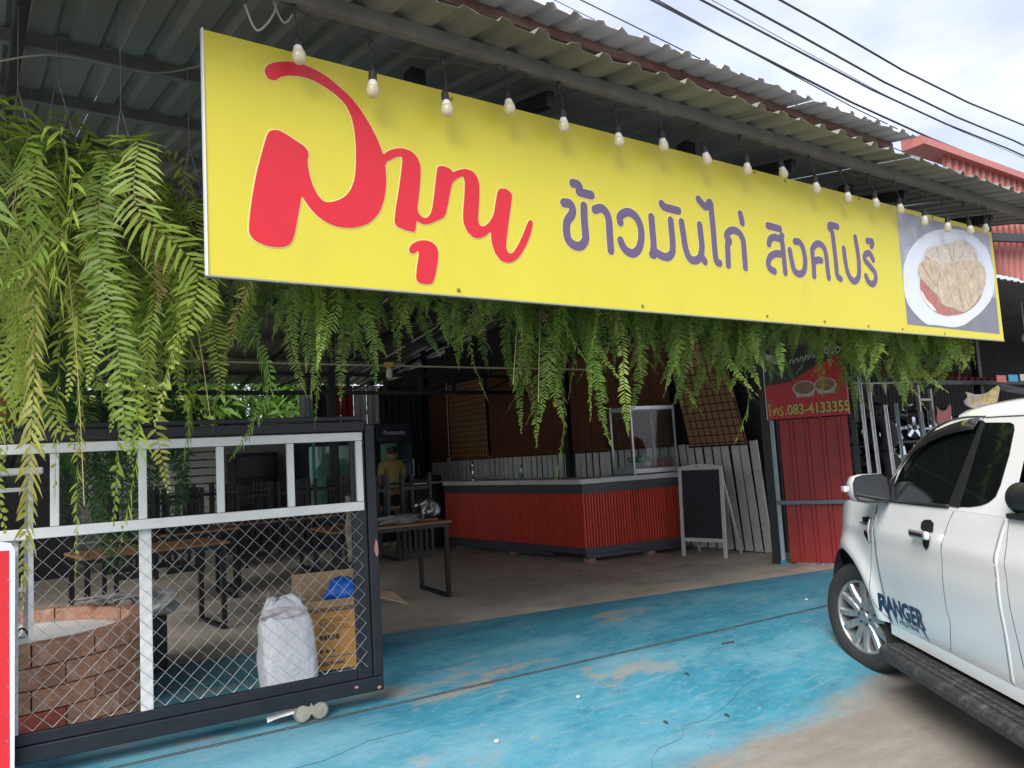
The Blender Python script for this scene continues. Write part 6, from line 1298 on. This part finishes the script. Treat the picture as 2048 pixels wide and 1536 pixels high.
for k, (x, y, z) in enumerate(((8.42, 4.75, .48), (8.44, 4.8, .88), (8.46, 4.85, 1.27), (8.45, 4.86, 1.66))):
    if ty0 is None: ty0 = o = MB().lathe([(.18, -.09), (.25, -.1), (.29, -.08), (.30, 0), (.29, .08), (.25, .1), (.18, .09)], (0, 0, 0), 28, 'y').build('tyre', m_tyre, smooth=True)
    else: o = ty0.copy(); COL.objects.link(o)
    o.location = (x, y, z + .05); o.rotation_euler = (0, 0, .9 + .1 * k); o.scale = (.66, 1, .66); tag(o, 'black tyre in the column stacked behind the metal strips, %s from the ground' % ['first', 'second', 'third', 'fourth'][k], 'tyre', 'tyres stacked behind the metal strips')
for nm, mt, n_ in (('hanging_parts', m_chrome, 90), ('dark_clutter', m_darkmetal, 220)):
    mb = MB(); rg = random.Random(n_)
    for _ in range(n_):
        c = V((rg.uniform(11.3, 16), rg.uniform(7.35, 7.9), rg.uniform(.5, 2.25))); a = V((rg.gauss(0, 1), rg.gauss(0, 1), rg.gauss(0, 1))).normalized(); b = a.cross(V((0, .3, 1))).normalized(); s_ = rg.uniform(.03, .11)
        if rg.random() < .4: mb.tube([c + (b * math.cos(q) + a.cross(b) * math.sin(q)) * s_ for q in frange(0, 5.5, 8)], s_ * .14, 5)
        else: mb.obox(c, a * s_, b * s_ * .35, a.cross(b) * s_ * .2)
    o = mb.build(nm, mt); o['kind'] = 'stuff'; tag(o, 'jumble of %s car parts hanging at the back of the garage' % ('shiny' if mt is m_chrome else 'dark'), 'car parts')
# dark parked car deep in the garage
gc = thing('parked_car', 'dark car bonnet parked inside the garage beyond the truck', 'car', (11.1, 6.1, .25))
rows = [[(10.2 + 1.9 * u, 5.55 + .9 * v, .75 + .36 * math.sin(math.pi * min(1, .15 + v)) ** .4 + .12 * u) for u in frange(0, 1, 8)] for v in frange(0, 1, 8)]
MB().grid(rows).build('bonnet', M('grey_car_paint', (.16, .17, .18), .25, coat=1), gc, smooth=True); MB().box(10.2, 12.1, 5.56, 6.44, .35, .82).build('body', bpy.data.materials['grey_car_paint'], gc, bevel=.06)
o = MB().lathe([(.03, .06), (.05, .05), (.055, 0), (.045, -.05), (0, -.06)], (12.9, 5.0, 3.02), 14).build('garage_lamp', m_white, smooth=True); tag(o, 'white lamp bulb hanging under the garage roof at right', 'lamp')
o = MB().tube([(12.9, 5.0, 3.08), (12.9, 5.0, 3.9)], .006, 5).build('lamp_wire', m_white); tag(o, 'white wire holding up the garage lamp', 'wire')

# ------------------------------------------------------------------ overhead cables
m_cab = M('black_cable', (.02, .02, .022), .6)
cabs = [((6.085, 5.74), (11.02, 5.55), .021), ((5.42, 5.54), (10.95, 5.28), .021), ((4.97, 5.40), (10.91, 5.14), .020), ((4.3, 5.22), (10.84, 4.86), .021), ((4.37, 5.24), (10.80, 4.72), .011), ((3.6, 4.98), (10.75, 4.55), .010), ((3.2, 4.92), (10.3, 4.42), .006), ((5.1, 5.44), (11.1, 5.1), .006)]
nm_ = ['topmost', 'second from the top', 'third from the top', 'fourth from the top', 'thinner one just under the fourth', 'lowest thick', 'hair-thin lowest', 'hair-thin crossing']
for i, ((xa, za), (xb, zb), r) in enumerate(cabs):
    sl_ = (zb - za) / (xb - xa); pts = []
    for x in frange(xa - 14, xb + 16, 24): t_ = (x - xa) / (xb - xa); pts.append((x, 4.0, za + (zb - za) * t_ - .10 * math.sin(math.pi * clamp(t_)) + .004 * (t_ - .5) ** 2))
    o = MB().tube(pts, r * .5, 6, False).build('overhead_cable', m_cab); tag(o, 'black overhead cable against the sky, %s' % nm_[i], 'cable', 'overhead cables')

# ------------------------------------------------------------------ greenery behind the hall
def foliage(name, loc, R, n, size, mat, label, cat='tree', trunk=True, strip=False, seed=0):
    rng = random.Random(seed); t = thing(name, label, cat, (loc[0], loc[1], .0), group='greenery behind the hall'); mb = MB(); cl = [(rng.gauss(0, .45) * R[0], rng.gauss(0, .45) * R[1], rng.gauss(0, .4) * R[2], rng.uniform(.25, .5)) for _ in range(26)]
    for k in range(n):
        c = rng.choice(cl); p = V((loc[0] + c[0] + rng.gauss(0, c[3] * R[0] * .5), loc[1] + c[1] + rng.gauss(0, c[3] * R[1] * .5), loc[2] + c[2] + rng.gauss(0, c[3] * R[2] * .5)))
        d = V((rng.gauss(0, 1), rng.gauss(0, 1), rng.gauss(-.4, .6))).normalized(); s = size * rng.uniform(.6, 1.4); w = d.cross(V((rng.gauss(0, 1), rng.gauss(0, 1), rng.gauss(0, 1)))).normalized() * s * (.1 if strip else .28); dn = V((0, 0, -s * .25))
        mb.add([p, p + d * s * .5 + w, p + d * s + dn, p + d * s * .5 - w], [(0, 1, 2, 3)])
    cr_ = mb.build('crown', mat, t); cr_['kind'] = 'stuff'
    if trunk:
        for q in range(3): MB().tube([(loc[0] + .15 * q, loc[1], .2), (loc[0] + rng.uniform(-.3, .3), loc[1], loc[2] * .6), (loc[0] + rng.uniform(-.6, .6), loc[1] + rng.uniform(-.3, .3), loc[2] + R[2] * .5)], [.07, .05, .02], 6).build('trunk' if q == 0 else 'limb', m_stem, t)
m_g1 = leaf_mat('bright_garden_leaf', (.10, .20, .03), (.22, .32, .06), (.32, .40, .10)); m_g2 = leaf_mat('mid_garden_leaf', (.05, .13, .03), (.10, .20, .04), (.16, .26, .06))
foliage('garden_tree', (2.9, 20.5, 2.9), (1.6, 1.0, 1.6), 2600, .34, m_g1, 'bright leafy bush behind the hall, left of the truss post', seed=1)
foliage('garden_tree', (5.2, 21.0, 3.0), (1.5, 1.0, 1.7), 2600, .5, m_g1, 'pale strappy palm clump seen under the back roof', strip=True, seed=2)
foliage('garden_tree', (4.0, 23.5, 3.8), (3.2, 1.2, 2.2), 3600, .42, m_g2, 'darker tree mass behind the bright bushes', seed=3)
foliage('garden_tree', (7.6, 22.0, 3.2), (1.6, 1.0, 1.9), 2200, .4, m_g2, 'green tree at the right behind the back corner', seed=4)
foliage('garden_tree', (.2, 21.5, 3.2), (1.8, 1.0, 2.0), 2600, .4, m_g2, 'green tree at the far left behind the hall', seed=5)
foliage('hanging_vine', (2.75, 13.6, 2.55), (.28, .2, .38), 900, .10, m_fern3, 'dark hanging vine silhouetted at the back of the hall', 'plant', trunk=False, seed=6)
# garden wall closing the yard behind
yw = MB().box(-9, 9, 25.2, 25.35, 0, 2.4).build('garden_wall', m_white); tag(yw, 'pale garden wall far behind the trees', 'wall')

# ------------------------------------------------------------------ litter on the apron
rng = random.Random(8); m_leafd = M('dry_leaf', (.055, .035, .022), .9, var=.4); m_peb = M('pale_pebble', (.55, .53, .48), .9)
LIT = [(4.55, 3.95, 'dry brown stick lying on the blue paint near the tyre', 0), (3.35, 3.42, 'small dark dry leaf on the blue paint, nearest the crack', 1), (3.05, 3.86, 'small white pebble in the middle of the blue floor', 2), (3.9, 3.75, 'curled dark leaf left of the brown stick', 1), (2.35, 3.72, 'pale orange crumb on the blue floor', 2), (2.0, 3.50, 'tiny dark leaf left of the orange crumb', 1), (5.1, 6.6, 'dark leaf on the bare concrete near the counter', 1), (5.6, 6.9, 'small dark leaf scrap before the counter', 1), (3.75, 3.30, 'dark leaf bit close to the truck step', 1), (6.1, 4.35, 'small white scrap near the track groove', 2), (1.35, 3.35, 'small dark leaf at the lower left of the blue floor', 1)]
for x, y, lab, k in LIT:
    z = hz(x, y) + .004 if y < blue_in(x) else .304
    if k == 0: o = MB().tube([(x - .05, y + .01, z + .005), (x, y, z + .007), (x + .06, y - .012, z + .005)], .006, 5).build('twig', m_leafd)
    elif k == 1: o = MB().grid([[(x + .024 * (a - .5) * (1 - abs(b - .5)), y + .045 * (b - .5) + .01 * a, z + .001 + .012 * abs(a - .5) + .006 * math.sin(3 * b)) for a in frange(0, 1, 3)] for b in frange(0, 1, 4)]).build('dry_leaf', m_leafd)
    else: o = crumple('pebble', (x, y, z + .008), .014, .011, .009, int(x * 100), n=6, amp=.3).build('pebble', m_peb)
    tag(o, lab, 'twig' if k == 0 else 'leaf' if k == 1 else 'pebble')
